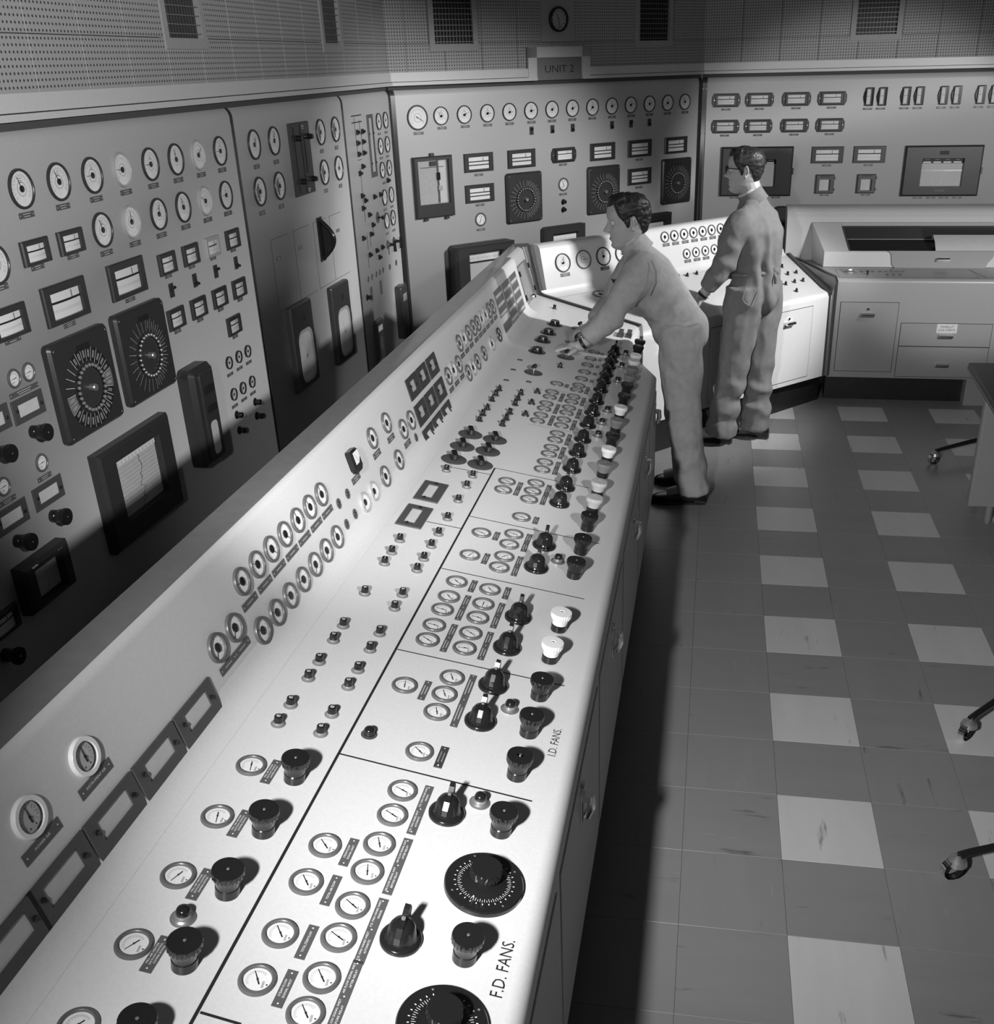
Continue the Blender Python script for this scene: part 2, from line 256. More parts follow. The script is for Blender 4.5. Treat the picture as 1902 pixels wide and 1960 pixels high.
    'A': [('gauge', 0.2, 1.896, 0.082, 3, 120), ('gauge', 0.388, 1.899, 0.0615, 0, -40), ('gauge', 0.58, 1.899, 0.0615, 0, 70), ('gauge', 0.775, 1.899, 0.0615, 0, 90), ('gauge', 0.967, 1.899, 0.0615, 0, 90), ('gauge', 1.16, 1.899, 0.0615, 0, 85), ('gauge', 1.353, 1.899, 0.0615, 0, 60), ('gauge', 1.546, 1.899, 0.0615, 0, 65), ('gauge', 1.74, 1.899, 0.0615, 0, -130), ('gauge', 1.932, 1.899, 0.0615, 0, 70), ('gauge', 2.125, 1.899, 0.0615, 0, 60), ('gauge', 2.321, 1.899, 0.0615, 0, 60), ('gauge', 2.516, 1.899, 0.0615, 0, -120), ('gauge', 2.705, 1.899, 0.0615, 0, -30), ('plate', 0.201, 1.796, 0.08, 0.018, 2), ('plate', 0.392, 1.82, 0.075, 0.018, 2), ('plate', 0.584, 1.82, 0.075, 0.018, 2), ('plate', 0.775, 1.82, 0.075, 0.018, 2), ('plate', 0.966, 1.82, 0.075, 0.018, 2), ('plate', 1.162, 1.82, 0.075, 0.018, 2), ('plate', 1.352, 1.82, 0.075, 0.018, 2), ('plate', 1.544, 1.82, 0.075, 0.018, 2), ('plate', 1.738, 1.82, 0.075, 0.018, 2), ('plate', 1.936, 1.82, 0.075, 0.018, 2), ('plate', 2.131, 1.82, 0.075, 0.018, 2), ('plate', 2.323, 1.82, 0.075, 0.018, 2), ('plate', 2.518, 1.82, 0.075, 0.018, 2), ('plate', 2.711, 1.82, 0.075, 0.018, 2), ('toggle', 1.161, 1.762, 0.05, 0.052, 1), ('toggle', 1.354, 1.762, 0.05, 0.052, 0), ('toggle', 1.547, 1.762, 0.05, 0.052, 0), ('toggle', 1.936, 1.762, 0.05, 0.052, 0), ('toggle', 2.131, 1.762, 0.05, 0.052, 1), ('toggle', 2.325, 1.762, 0.05, 0.052, 0), ('meter', 0.68, 1.574, 0.25, 0.127, 0), ('meter', 1.061, 1.574, 0.25, 0.127, 0), ('meter', 1.84, 1.574, 0.25, 0.127, 0), ('meter', 2.224, 1.574, 0.25, 0.127, 0), ('meter', 2.618, 1.574, 0.25, 0.127, 0), ('rmeter', 1.455, 1.574, 0.235, 0.105), ('meter', 0.677, 1.36, 0.25, 0.125, 0), ('meter', 2.227, 1.36, 0.25, 0.125, 0), ('plate', 0.677, 1.488, 0.075, 0.016, 2), ('plate', 1.449, 1.504, 0.075, 0.016, 2), ('plate', 2.224, 1.488, 0.075, 0.016, 2), ('plate', 0.676, 1.277, 0.075, 0.016, 2), ('plate', 2.225, 1.274, 0.075, 0.016, 2), ('plate', 0.673, 1.101, 0.075, 0.016, 2), ('plate', 1.446, 1.287, 0.075, 0.016, 2), ('chartbox', 0.287, 1.436, 0.317, 0.412, 0.03), ('selector', 1.069, 1.298, 0.324, 0.36, 0), ('selector', 1.843, 1.289, 0.324, 0.36, 0), ('selector', 2.625, 1.293, 0.324, 0.36, 0), ('dial', 1.451, 1.359, 0.05, 0, -20), ('dial', 0.675, 1.174, 0.05, 0, 20), ('dial', 2.233, 1.174, 0.05, 0, 30), ('sknob', 1.447, 1.231), ('sknob', 1.446, 1.173), ('bigrec', 0.641, 0.797, 0.53, 0.44, 0.12), ('bigrec', 1.432, 0.84, 0.42, 0.44, 0.05), ('bigrec', 2.361, 0.836, 0.42, 0.44, 0.05)],
    'B': [('rmeter', 0.2, 1.9, 0.23, 0.104), ('rmeter', 0.47, 1.9, 0.23, 0.104), ('rmeter', 0.766, 1.9, 0.23, 0.104), ('rmeter', 1.05, 1.9, 0.23, 0.104), ('rmeter', 0.203, 1.699, 0.23, 0.104), ('rmeter', 0.472, 1.699, 0.23, 0.104), ('rmeter', 0.767, 1.699, 0.23, 0.104), ('rmeter', 1.051, 1.699, 0.23, 0.104), ('plate', 0.2, 1.83, 0.075, 0.015, 2), ('plate', 0.471, 1.83, 0.075, 0.015, 2), ('plate', 0.767, 1.83, 0.075, 0.015, 2), ('plate', 1.05, 1.83, 0.075, 0.015, 2), ('plate', 0.2, 1.629, 0.075, 0.015, 2), ('plate', 0.472, 1.629, 0.075, 0.015, 2), ('plate', 0.768, 1.629, 0.075, 0.015, 2), ('plate', 1.053, 1.629, 0.075, 0.015, 2), ('vmeter', 1.335, 1.907, 0.08, 0.137), ('vmeter', 1.438, 1.907, 0.08, 0.137), ('vmeter', 1.621, 1.907, 0.08, 0.137), ('vmeter', 1.725, 1.907, 0.08, 0.137), ('vmeter', 1.91, 1.907, 0.08, 0.137), ('vmeter', 2.011, 1.907, 0.08, 0.137), ('vmeter', 2.193, 1.907, 0.08, 0.137), ('vmeter', 2.296, 1.907, 0.08, 0.137), ('plate', 1.336, 1.816, 0.075, 0.015, 2), ('plate', 1.438, 1.816, 0.075, 0.015, 2), ('plate', 1.621, 1.816, 0.075, 0.015, 2), ('plate', 1.724, 1.816, 0.075, 0.015, 2), ('plate', 1.908, 1.816, 0.075, 0.015, 2), ('plate', 2.012, 1.816, 0.075, 0.015, 2), ('plate', 2.193, 1.816, 0.075, 0.015, 2), ('plate', 2.297, 1.816, 0.075, 0.015, 2), ('bigchart', 0.479, 1.344, 0.59, 0.392, 0.04), ('bigchart', 1.977, 1.338, 0.61, 0.392, 0.04), ('meter', 1.052, 1.469, 0.258, 0.13, 0), ('meter', 1.39, 1.469, 0.258, 0.13, 0), ('plate', 1.054, 1.386, 0.075, 0.015, 2), ('plate', 1.39, 1.386, 0.075, 0.015, 2), ('minirec', 1.051, 1.241, 0.16, 0.15), ('minirec', 1.387, 1.241, 0.16, 0.15), ('plate', 1.057, 1.151, 0.075, 0.014, 2), ('plate', 1.393, 1.151, 0.075, 0.014, 2), ('plate', 1.815, 1.125, 0.075, 0.014, 2), ('plate', 1.922, 1.125, 0.075, 0.014, 2), ('plate', 2.026, 1.125, 0.075, 0.014, 2), ('plate', 2.132, 1.125, 0.075, 0.014, 2), ('plate', 0.305, 1.133, 0.075, 0.014, 2), ('plate', 0.654, 1.133, 0.075, 0.014, 2), ('lowtop', 0.712, 1.065, 0.11, 0.01), ('lowtop', 1.223, 1.061, 0.45, 0.01), ('lowtop', 1.892, 1.059, 0.45, 0.01)],
    'U': [('hgauge', -3.814, 0.199, 0.0355, 0, -85), ('hgauge', -3.723, 0.199, 0.0355, 0, -60), ('hgauge', -3.635, 0.199, 0.0355, 0, 140), ('hgauge', -3.545, 0.199, 0.0355, 0, 140), ('hgauge', -3.455, 0.199, 0.0355, 0, -5), ('hgauge', -3.364, 0.199, 0.0355, 0, -20), ('hgauge', -3.273, 0.199, 0.0355, 0, -5), ('hgauge', -3.818, 0.063, 0.0355, 0, -60), ('hgauge', -3.728, 0.063, 0.0355, 0, -65), ('hgauge', -3.638, 0.063, 0.0355, 0, -60), ('hgauge', -3.547, 0.063, 0.0355, 0, -85), ('hgauge', -3.457, 0.063, 0.0355, 0, -150), ('hgauge', -3.368, 0.063, 0.0355, 0, -150), ('hgauge', -3.277, 0.063, 0.0355, 0, -10), ('hgauge', -4.008, 0.13, 0.0355, 0, -140), ('hgauge', -3.918, 0.13, 0.0355, 0, -140), ('plate', -3.815, 0.143, 0.078, 0.019, 1), ('plate', -3.723, 0.143, 0.078, 0.019, 1), ('plate', -3.634, 0.143, 0.078, 0.019, 1), ('plate', -3.543, 0.143, 0.078, 0.019, 1), ('plate', -3.453, 0.143, 0.078, 0.019, 1), ('plate', -3.362, 0.143, 0.078, 0.019, 1), ('plate', -3.273, 0.143, 0.078, 0.019, 1), ('plate', -3.819, 0.006, 0.078, 0.019, 1), ('plate', -3.727, 0.006, 0.078, 0.019, 1), ('plate', -3.638, 0.006, 0.078, 0.019, 1), ('plate', -3.547, 0.006, 0.078, 0.019, 1), ('plate', -3.457, 0.006, 0.078, 0.019, 1), ('plate', -3.368, 0.006, 0.078, 0.019, 1), ('plate', -3.277, 0.006, 0.078, 0.019, 1), ('plate', -3.994, 0.077, 0.078, 0.019, 1), ('plate', -3.92, 0.077, 0.078, 0.019, 1), ('wdial', -4.491, 0.195, 0.0375, -15), ('wdial', -4.655, 0.195, 0.0375, -50), ('plate', -4.4908, 0.1447, 0.1, 0.022, 'INSTRUMENT AIR'), ('plate', -4.6552, 0.1434, 0.1, 0.022, 'POWER AIR'), ('window', -4.162, 0.06, 0.16, 0.081, 1), ('window', -4.327, 0.06, 0.16, 0.081, 1), ('window', -4.493, 0.06, 0.16, 0.081, 1), ('window', -4.657, 0.06, 0.16, 0.081, 1), ('window', -4.804, 0.06, 0.16, 0.081, 1), ('gal', -3.001, 0.197, 0.06, 0.075), ('plate', -3.015, 0.144, 0.07, 0.02, 2), ('plate', -2.798, 0.145, 0.07, 0.02, 2), ('plate', -2.64, 0.144, 0.07, 0.02, 2), ('plate', -2.511, 0.076, 0.07, 0.02, 2), ('plate', -2.804, 0.009, 0.07, 0.02, 2), ('plate', -2.643, 0.007, 0.07, 0.02, 2), ('plate', -3.02, 0.012, 0.07, 0.019, 2), ('plate', -2.929, 0.012, 0.07, 0.019, 2), ('oval', -3.186, 0.132, 0.0165), ('oval', -3.108, 0.131, 0.0165), ('oval', -3.186, 0.063, 0.0165), ('oval', -3.109, 0.063, 0.0165), ('oval', -2.412, 0.064, 0.0165), ('hgauge', -2.796, 0.2, 0.037, 0, -30), ('hgauge', -2.639, 0.2, 0.037, 0, 160), ('hgauge', -2.51, 0.131, 0.037, 0, -80), ('hgauge', -2.41, 0.131, 0.037, 0, 0), ('hgauge', -2.801, 0.064, 0.037, 0, -30), ('hgauge', -2.643, 0.063, 0.037, 0, 160), ('hgauge', -3.019, 0.063, 0.0335, 1, -130), ('hgauge', -2.928, 0.063, 0.0335, 1, -130), ('window', -2.274, 0.22, 0.128, 0.082, 2), ('window', -2.135, 0.22, 0.128, 0.082, 2), ('window', -1.989, 0.22, 0.128, 0.082, 2), ('window', -2.276, 0.117, 0.128, 0.082, 2), ('window', -2.135, 0.117, 0.128, 0.082, 2), ('window', -1.992, 0.117, 0.128, 0.082, 2), ('window', -2.275, 0.018, 0.128, 0.082, 2), ('window', -2.136, 0.018, 0.128, 0.082, 2), ('window', -1.994, 0.018, 0.128, 0.082, 2), ('hgauge', -1.843, 0.132, 0.0385, 0, 10), ('hgauge', -1.755, 0.132, 0.0385, 1, 10), ('hgauge', -1.658, 0.132, 0.0385, 0, 10), ('hgauge', -1.559, 0.062, 0.0385, 0, 10), ('hgauge', -1.472, 0.062, 0.0385, 1, 10), ('hgauge', -1.376, 0.062, 0.0385, 0, 10), ('hgauge', -1.23, 0.062, 0.037, 0, 0), ('hgauge', -1.051, 0.063, 0.037, 1, 0), ('hgauge', -0.869, 0.062, 0.037, 4, 0), ('hgauge', -1.556, 0.199, 0.0385, 0, 10), ('hgauge', -1.474, 0.199, 0.0385, 1, 10), ('hgauge', -1.376, 0.199, 0.0385, 0, 10), ('hgauge', -1.273, 0.199, 0.0385, 0, 10), ('hgauge', -1.184, 0.199, 0.0385, 0, 10), ('hgauge', -1.098, 0.199, 0.0385, 1, 10), ('hgauge', -1.01, 0.199, 0.0385, 1, 10), ('hgauge', -0.917, 0.199, 0.0385, 0, 10), ('hgauge', -0.828, 0.199, 0.0385, 0, 10), ('plate', -1.556, 0.143, 0.068, 0.018, 1), ('plate', -1.467, 0.143, 0.068, 0.018, 1), ('plate', -1.378, 0.143, 0.068, 0.018, 1), ('plate', -1.273, 0.143, 0.068, 0.018, 1), ('plate', -1.185, 0.143, 0.068, 0.018, 1), ('plate', -1.102, 0.143, 0.068, 0.018, 1), ('plate', -1.014, 0.143, 0.068, 0.018, 1), ('plate', -0.92, 0.143, 0.068, 0.018, 1), ('plate', -0.827, 0.143, 0.068, 0.018, 1), ('plate', -1.229, 0.007, 0.05, 0.018, 2), ('plate', -1.051, 0.008, 0.05, 0.018, 2), ('plate', -0.869, 0.006, 0.05, 0.018, 2), ('plate', -1.563, 0.012, 0.068, 0.018, 1), ('plate', -1.474, 0.012, 0.068, 0.018, 1), ('plate', -1.378, 0.012, 0.068, 0.018, 1), ('plate', -1.846, 0.075, 0.068, 0.018, 1), ('plate', -1.752, 0.075, 0.068, 0.018, 1), ('plate', -1.656, 0.075, 0.068, 0.018, 1)],
    'D': [('dial', -4.191, 0.349, 0.0318, 0, 20), ('dial', -4.268, 0.348, 0.0318, 0, 25), ('dial', -4.391, 0.447, 0.0318, 0, 45), ('dial', -4.354, 0.349, 0.0318, 0, 65), ('dial', -4.489, 0.448, 0.0318, 0, 50), ('dial', -4.43, 0.349, 0.0318, 0, 75), ('dial', -4.516, 0.349, 0.0318, 0, 30), ('dial', -4.613, 0.448, 0.0318, 0, 50), ('dial', -4.592, 0.349, 0.0318, 0, 25), ('dial', -4.713, 0.447, 0.0318, 0, 55), ('dial', -4.679, 0.348, 0.0318, 0, 50), ('dial', -4.751, 0.349, 0.0318, 0, 50), ('dial', -4.056, 0.349, 0.0318, 0, 40), ('dial', -4.223, 0.67, 0.0318, 0, 255), ('dial', -4.384, 0.67, 0.0318, 0, 255), ('dial', -4.545, 0.67, 0.0318, 0, -70), ('dial', -4.705, 0.668, 0.0318, 0, -60), ('dial', -4.866, 0.671, 0.0318, 0, -60), ('dial', -2.943, 0.449, 0.0318, 0, 15), ('dial', -2.903, 0.349, 0.0318, 0, 10), ('dial', -2.98, 0.35, 0.0318, 0, 130), ('dial', -3.106, 0.45, 0.0318, 0, 110), ('dial', -3.067, 0.349, 0.0318, 0, 130), ('dial', -3.142, 0.35, 0.0318, 0, 130), ('dial', -3.283, 0.449, 0.0318, 0, 220), ('dial', -3.285, 0.349, 0.0318, 0, 230), ('dial', -3.375, 0.45, 0.0318, 0, 230), ('dial', -3.373, 0.35, 0.0318, 0, 270), ('dial', -3.45, 0.45, 0.0318, 0, 5), ('dial', -3.451, 0.349, 0.0318, 0, 5), ('dial', -3.537, 0.451, 0.0318, 0, 5), ('dial', -3.536, 0.35, 0.0318, 0, 30), ('dial', -3.613, 0.449, 0.0318, 0, 30), ('dial', -3.613, 0.349, 0.0318, 0, -10), ('dial', -3.829, 0.449, 0.0318, 0, 80), ('dial', -3.754, 0.348, 0.0318, 0, 65), ('dial', -3.828, 0.349, 0.0318, 0, 65), ('dial', -3.903, 0.349, 0.0318, 0, 70), ('dial', -1.283, 0.448, 0.0318, 0, 240), ('dial', -1.241, 0.349, 0.0318, 0, 150), ('dial', -1.314, 0.35, 0.0318, 0, 150), ('dial', -1.418, 0.451, 0.0318, 0, 150), ('dial', -1.491, 0.45, 0.0318, 0, 150), ('dial', -1.417, 0.35, 0.0318, 0, 150), ('dial', -1.493, 0.35, 0.0318, 0, 150), ('dial', -1.586, 0.45, 0.0318, 0, 150), ('dial', -1.659, 0.449, 0.0318, 0, 150), ('dial', -1.579, 0.349, 0.0318, 0, 150), ('dial', -1.653, 0.35, 0.0318, 0, 150), ('dial', -1.746, 0.449, 0.0318, 0, 150), ('dial', -1.823, 0.451, 0.0318, 0, 150), ('dial', -1.742, 0.349, 0.0318, 0, 150), ('dial', -1.821, 0.349, 0.0318, 0, 150), ('dial', -1.924, 0.35, 0.0318, 0, 30), ('dial', -1.998, 0.349, 0.0318, 0, 30), ('dial', -2.09, 0.349, 0.0318, 0, 150), ('dial', -2.161, 0.349, 0.0318, 0, 150), ('dial', -2.25, 0.35, 0.0318, 0, 150), ('dial', -2.326, 0.349, 0.0318, 0, 150), ('dial', -2.502, 0.45, 0.0318, 0, 30), ('dial', -2.58, 0.449, 0.0318, 0, 30), ('dial', -2.464, 0.349, 0.0318, 0, 30), ('dial', -2.539, 0.349, 0.0318, 0, 30), ('dial', -2.613, 0.349, 0.0318, 0, 30), ('dial', -2.766, 0.349, 0.0318, 0, 10), ('dial', -1.131, 0.35, 0.0318, 0, 150), ('dial', -1.012, 0.349, 0.0318, 0, 150), ('dial', -0.888, 0.35, 0.0318, 0, 150), ('dial', -0.767, 0.348, 0.0318, 0, 150), ('dial', -0.634, 0.345, 0.0318, 0, 150), ('plate', -4.055, 0.298, 0.072, 0.0185, 2), ('plate', -4.232, 0.298, 0.15, 0.0185, 'F.D. FAN VANES EAST|AUTOMATIC|F.D. FAN VANES EAST|MANUAL'), ('plate', -4.392, 0.398, 0.074, 0.0185, 'STEAM FLOW|SIGNAL EAST'), ('plate', -4.396, 0.298, 0.15, 0.0185, 'AIR FLOW SIGNAL EAST|BEFORE RELAY|AIR FLOW SIGNAL EAST|AFTER RELAY'), ('plate', -4.493, 0.398, 0.074, 0.0185, 'TOTAL AIR FLOW'), ('plate', -4.558, 0.299, 0.15, 0.0185, 'F.D. FAN VANES WEST|AUTOMATIC|F.D. FAN VANES WEST|MANUAL'), ('plate', -4.616, 0.398, 0.074, 0.0185, 'TOTAL STEAM FLOW'), ('plate', -4.715, 0.398, 0.074, 0.0185, 'STEAM FLOW|SIGNAL WEST'), ('plate', -4.703, 0.3, 0.15, 0.0185, 'AIR FLOW SIGNAL WEST|BEFORE RELAY|AIR FLOW SIGNAL WEST|AFTER RELAY'), ('plate', -4.226, 0.624, 0.075, 0.021, 'MILL AIR HEATER|GAS FLOW CONTROL|DAMPER BYPASS'), ('plate', -4.387, 0.623, 0.075, 0.021, 'MILL AIR HEATER|GAS FLOW CONTROL|DAMPER BYPASS'), ('plate', -4.551, 0.625, 0.075, 0.021, 'MILL AIR HEATER|GAS FLOW CONTROL|DAMPER BYPASS'), ('plate', -4.712, 0.625, 0.075, 0.021, 'MILL AIR HEATER|GAS FLOW CONTROL|DAMPER BYPASS'), ('plate', -2.941, 0.4, 0.06, 0.0175, 2), ('plate', -2.941, 0.3, 0.13, 0.0175, 4), ('plate', -3.105, 0.4, 0.07, 0.0175, 2), ('plate', -3.108, 0.3, 0.13, 0.0175, 4), ('plate', -2.766, 0.299, 0.055, 0.0175, 2), ('plate', -3.286, 0.4, 0.07, 0.0175, 2), ('plate', -3.283, 0.299, 0.07, 0.0175, 2), ('plate', -3.414, 0.399, 0.14, 0.0175, 4), ('plate', -3.414, 0.299, 0.14, 0.0175, 4), ('plate', -3.579, 0.399, 0.14, 0.0175, 4), ('plate', -3.577, 0.299, 0.14, 0.0175, 4), ('plate', -3.829, 0.398, 0.08, 0.0175, 2), ('plate', -3.831, 0.299, 0.22, 0.0175, 4), ('plate', -4.056, 0.298, 0.075, 0.0185, 2), ('plate', -1.282, 0.401, 0.05, 0.0175, 2), ('plate', -1.286, 0.303, 0.11, 0.0175, 4), ('plate', -1.46, 0.399, 0.12, 0.0175, 4), ('plate', -1.457, 0.302, 0.12, 0.0175, 4), ('plate', -1.625, 0.398, 0.13, 0.0175, 4), ('plate', -1.628, 0.299, 0.13, 0.0175, 4), ('plate', -1.781, 0.397, 0.13, 0.0175, 4), ('plate', -1.783, 0.301, 0.13, 0.0175, 4), ('plate', -1.963, 0.299, 0.13, 0.0175, 4), ('plate', -2.119, 0.302, 0.13, 0.0175, 4), ('plate', -2.282, 0.3, 0.13, 0.0175, 4), ('plate', -2.542, 0.401, 0.12, 0.0175, 4), ('plate', -2.542, 0.3, 0.18, 0.0175, 4), ('plate', -0.637, 0.301, 0.04, 0.0175, 2), ('plate', -0.755, 0.301, 0.04, 0.0175, 2), ('plate', -0.878, 0.3, 0.04, 0.0175, 2), ('plate', -1.008, 0.299, 0.04, 0.0175, 2), ('plate', -1.132, 0.299, 0.04, 0.0175, 2), ('pistol', -4.226, 0.2435, 0.038), ('pistol', -4.563, 0.2435, 0.038), ('pistol', -2.935, 0.2435, 0.038), ('pistol', -3.093, 0.2435, 0.038), ('pistol', -3.402, 0.2435, 0.038), ('pistol', -3.566, 0.2435, 0.038), ('pistol', -3.747, 0.2435, 0.038), ('pistol', -3.899, 0.2435, 0.038), ('pistol', -2.446, 0.2435, 0.036), ('pistol', -2.594, 0.2435, 0.036), ('pistol', -2.264, 0.2435, 0.036), ('pistol', -2.095, 0.2435, 0.036), ('pistol', -1.933, 0.2435, 0.036), ('pistol', -1.752, 0.2435, 0.036), ('pistol', -1.589, 0.2435, 0.036), ('pistol', -1.423, 0.2435, 0.036), ('pistol', -1.245, 0.2435, 0.036), ('pistol', -1.097, 0.2435, 0.036), ('pistol', -0.979, 0.2435, 0.036), ('pistol', -0.838, 0.2435, 0.036), ('pistol', -0.723, 0.2435, 0.036), ('pistol', -0.579, 0.2435, 0.036), ('button', -4.171, 0.185), ('button', -4.63, 0.618), ('button', -3.02, 0.186), ('button', -3.825, 0.186), ('button', -1.519, 0.184), ('button', -1.692, 0.19), ('button', -1.851, 0.189), ('button', -1.058, 0.181), ('button', -0.803, 0.183), ('button', -0.56, 0.185), ('disc', -4.394, 0.128), ('disc', -4.715, 0.129), ('knob', -4.24, 0.1255, 0), ('knob', -4.567, 0.1255, 0), ('knob', -4.055, 0.1255, 0), ('knob', -4.23, 0.572, 0), ('knob', -4.392, 0.572, 0), ('knob', -4.553, 0.572, 0), ('knob', -4.717, 0.572, 0), ('knob', -4.869, 0.572, 0), ('knob', -2.926, 0.1255, 0), ('knob', -3.093, 0.1255, 0), ('knob', -3.414, 0.1255, 1), ('knob', -3.575, 0.1255, 1), ('knob', -3.748, 0.1255, 0), ('knob', -3.901, 0.1255, 0), ('knob', -4.059, 0.1255, 0), ('knob', -0.713, 0.1255, 1), ('knob', -0.825, 0.1255, 1), ('knob', -0.954, 0.1255, 2), ('knob', -1.087, 0.1255, 2), ('knob', -1.232, 0.1255, 0), ('knob', -1.399, 0.1255, 0), ('knob', -1.576, 0.1255, 1), ('knob', -1.752, 0.1255, 2), ('knob', -1.939, 0.1255, 0), ('knob', -2.101, 0.1255, 1), ('knob', -2.265, 0.1255, 2), ('knob', -2.45, 0.1255, 3), ('knob', -2.597, 0.1255, 3), ('knob', -2.747, 0.1255, 0), ('knob', -0.425, 0.1255, 0), ('knob', -0.545, 0.1255, 0), ('switch', -3.814, 0.672, 0), ('switch', -3.887, 0.672, 0), ('switch', -3.999, 0.672, 0), ('switch', -4.072, 0.672, 0), ('switch', -3.811, 0.5735, 0), ('switch', -3.884, 0.5735, 0), ('switch', -3.998, 0.5735, 0), ('switch', -4.071, 0.5735, 0), ('switch', -3.636, 0.672, 0), ('switch', -3.711, 0.672, 0), ('switch', -3.634, 0.5735, 0), ('switch', -3.715, 0.5735, 0), ('switch', -3.456, 0.672, 0), ('switch', -3.421, 0.5735, 0), ('switch', -3.498, 0.5735, 0), ('lamp', -4.036, 0.472), ('switch', -3.111, 0.672, 1), ('switch', -3.197, 0.672, 1), ('switch', -3.27, 0.672, 1), ('switch', -3.015, 0.5735, 1), ('switch', -3.104, 0.5735, 1), ('switch', -3.193, 0.5735, 1), ('switch', -3.268, 0.5735, 1), ('switch', -2.521, 0.672, 1), ('switch', -2.523, 0.5735, 1), ('switch', -2.62, 0.5735, 1), ('switch', -2.747, 0.5735, 1), ('switch', -2.897, 0.5735, 1), ('window', -2.929, 0.676, 0.16, 0.085, 3), ('window', -2.721, 0.675, 0.16, 0.085, 3), ('dswitch', -2.128, 0.672, 0.048, 0), ('dswitch', -2.13, 0.572, 0.048, 0), ('dswitch', -2.267, 0.672, 0.048, 0), ('dswitch', -2.261, 0.573, 0.048, 0), ('dswitch', -2.404, 0.672, 0.048, 0), ('dswitch', -2.402, 0.572, 0.048, 0), ('dswitch', -0.834, 0.619, 0.045, 1), ('dswitch', -1.185, 0.578, 0.045, 2), ('dswitch', -0.619, 0.625, 0.045, 1), ('dswitch', -0.45, 0.62, 0.045, 1), ('dswitch', -0.248, 0.616, 0.045, 1), ('dswitch', -0.236, 0.477, 0.045, 2), ('dswitch', -0.528, 0.472, 0.045, 2), ('dswitch', -0.825, 0.47, 0.045, 2), ('tknob', -1.534, 0.675, 0), ('tknob', -1.611, 0.675, 0), ('tknob', -1.691, 0.676, 0), ('tknob', -1.806, 0.672, 0), ('tknob', -1.885, 0.674, 0), ('tknob', -1.958, 0.673, 0), ('tknob', -1.529, 0.576, 0), ('tknob', -1.606, 0.576, 0), ('tknob', -1.683, 0.574, 0), ('tknob', -1.8, 0.575, 0), ('tknob', -1.879, 0.575, 0), ('tknob', -1.957, 0.576, 0), ('tknob', -1.464, 0.512, 1), ('tknob', -1.624, 0.511, 1), ('tknob', -1.785, 0.51, 1), ('tknob', -1.011, 0.473, 0), ('tknob', 0.105, 0.671, 0), ('oval', -1.028, 0.672, 0.014), ('oval', -1.202, 0.673, 0.014), ('oval', -1.377, 0.673, 0.014), ('oval', -1.333, 0.574, 0.014), ('tsw', -0.188, 0.245, 0.03, 0.07), ('tsw', -0.165, 0.199, 0.03, 0.07), ('line', -4.8425, 0.5125, -2.4019, 0.5158, 0.006), ('line', -4.1219, 0.511, -4.128, 0.0779, 0.0045), ('line', -3.6839, 0.5105, -3.6763, 0.0707, 0.004), ('line', -3.2219, 0.5103, -3.2161, 0.0762, 0.004), ('line', -2.8393, 0.5131, -2.8334, 0.0728, 0.004), ('line', -2.4013, 0.5147, -2.3982, 0.1603, 0.004), ('line', -2.9444, 0.6316, -2.9407, 0.5187, 0.004), ('line', -2.4803, 0.6923, -2.4696, 0.5171, 0.004), ('line', -4.7938, 0.5078, -4.7963, 0.4385, 0.005), ('line', -1.8767, 0.4804, -1.8613, 0.2663, 0.002), ('line', -1.3692, 0.4836, -1.3773, 0.3458, 0.002), ('text', -4.5685, 0.0542, 'F.D. FANS.', 0.026, 0.125), ('text', -3.9106, 0.0599, 'I.D. FANS.', 0.022, 0.105)],
    'U45': [('hgauge', 0.423, 0.248, 0.0365, 0, 200), ('hgauge', 0.509, 0.248, 0.0365, 0, 200), ('hgauge', 0.598, 0.248, 0.0365, 0, 200), ('hgauge', 0.685, 0.248, 0.0365, 0, 200), ('hgauge', 0.771, 0.248, 0.0365, 0, 200), ('hgauge', 0.857, 0.248, 0.0365, 0, 200), ('hgauge', 0.944, 0.248, 0.0365, 0, 200), ('hgauge', 0.599, 0.118, 0.034, 0, 200), ('hgauge', 0.685, 0.118, 0.034, 0, 200), ('hgauge', 0.773, 0.118, 0.034, 0, 200), ('hgauge', 0.86, 0.118, 0.034, 0, 200), ('gauge', -0.444, 0.186, 0.059, 0, 20), ('gauge', -0.28, 0.186, 0.059, 4, 90), ('gauge', -0.118, 0.186, 0.059, 0, 0), ('gauge', 0.041, 0.186, 0.059, 0, 0), ('plate', -0.439, 0.112, 0.075, 0.022, 2), ('plate', -0.117, 0.112, 0.075, 0.022, 2), ('plate', 0.427, 0.197, 0.062, 0.02, 2), ('plate', 0.513, 0.197, 0.062, 0.02, 2), ('plate', 0.602, 0.197, 0.062, 0.02, 2), ('plate', 0.688, 0.197, 0.062, 0.02, 2), ('plate', 0.775, 0.197, 0.062, 0.02, 2), ('plate', 0.86, 0.197, 0.062, 0.02, 2), ('plate', 0.945, 0.197, 0.062, 0.02, 2), ('plate', 0.601, 0.069, 0.062, 0.02, 2), ('plate', 0.688, 0.069, 0.062, 0.02, 2), ('plate', 0.774, 0.069, 0.062, 0.02, 2)],
    'D45': [('tknob', 0.447, 0.641, 0), ('tknob', 0.525, 0.639, 0), ('tknob', 0.615, 0.642, 0), ('tknob', 1.32, 0.509, 0), ('tknob', 1.241, 0.38, 0), ('tknob', 1.328, 0.38, 0), ('tknob', 1.168, 0.248, 0), ('tknob', 1.246, 0.242, 0), ('tknob', 1.072, 0.241, 0), ('tknob', 1.043, 0.116, 0), ('hgauge', -0.259, 0.596, 0.055, 0, -60)],
}

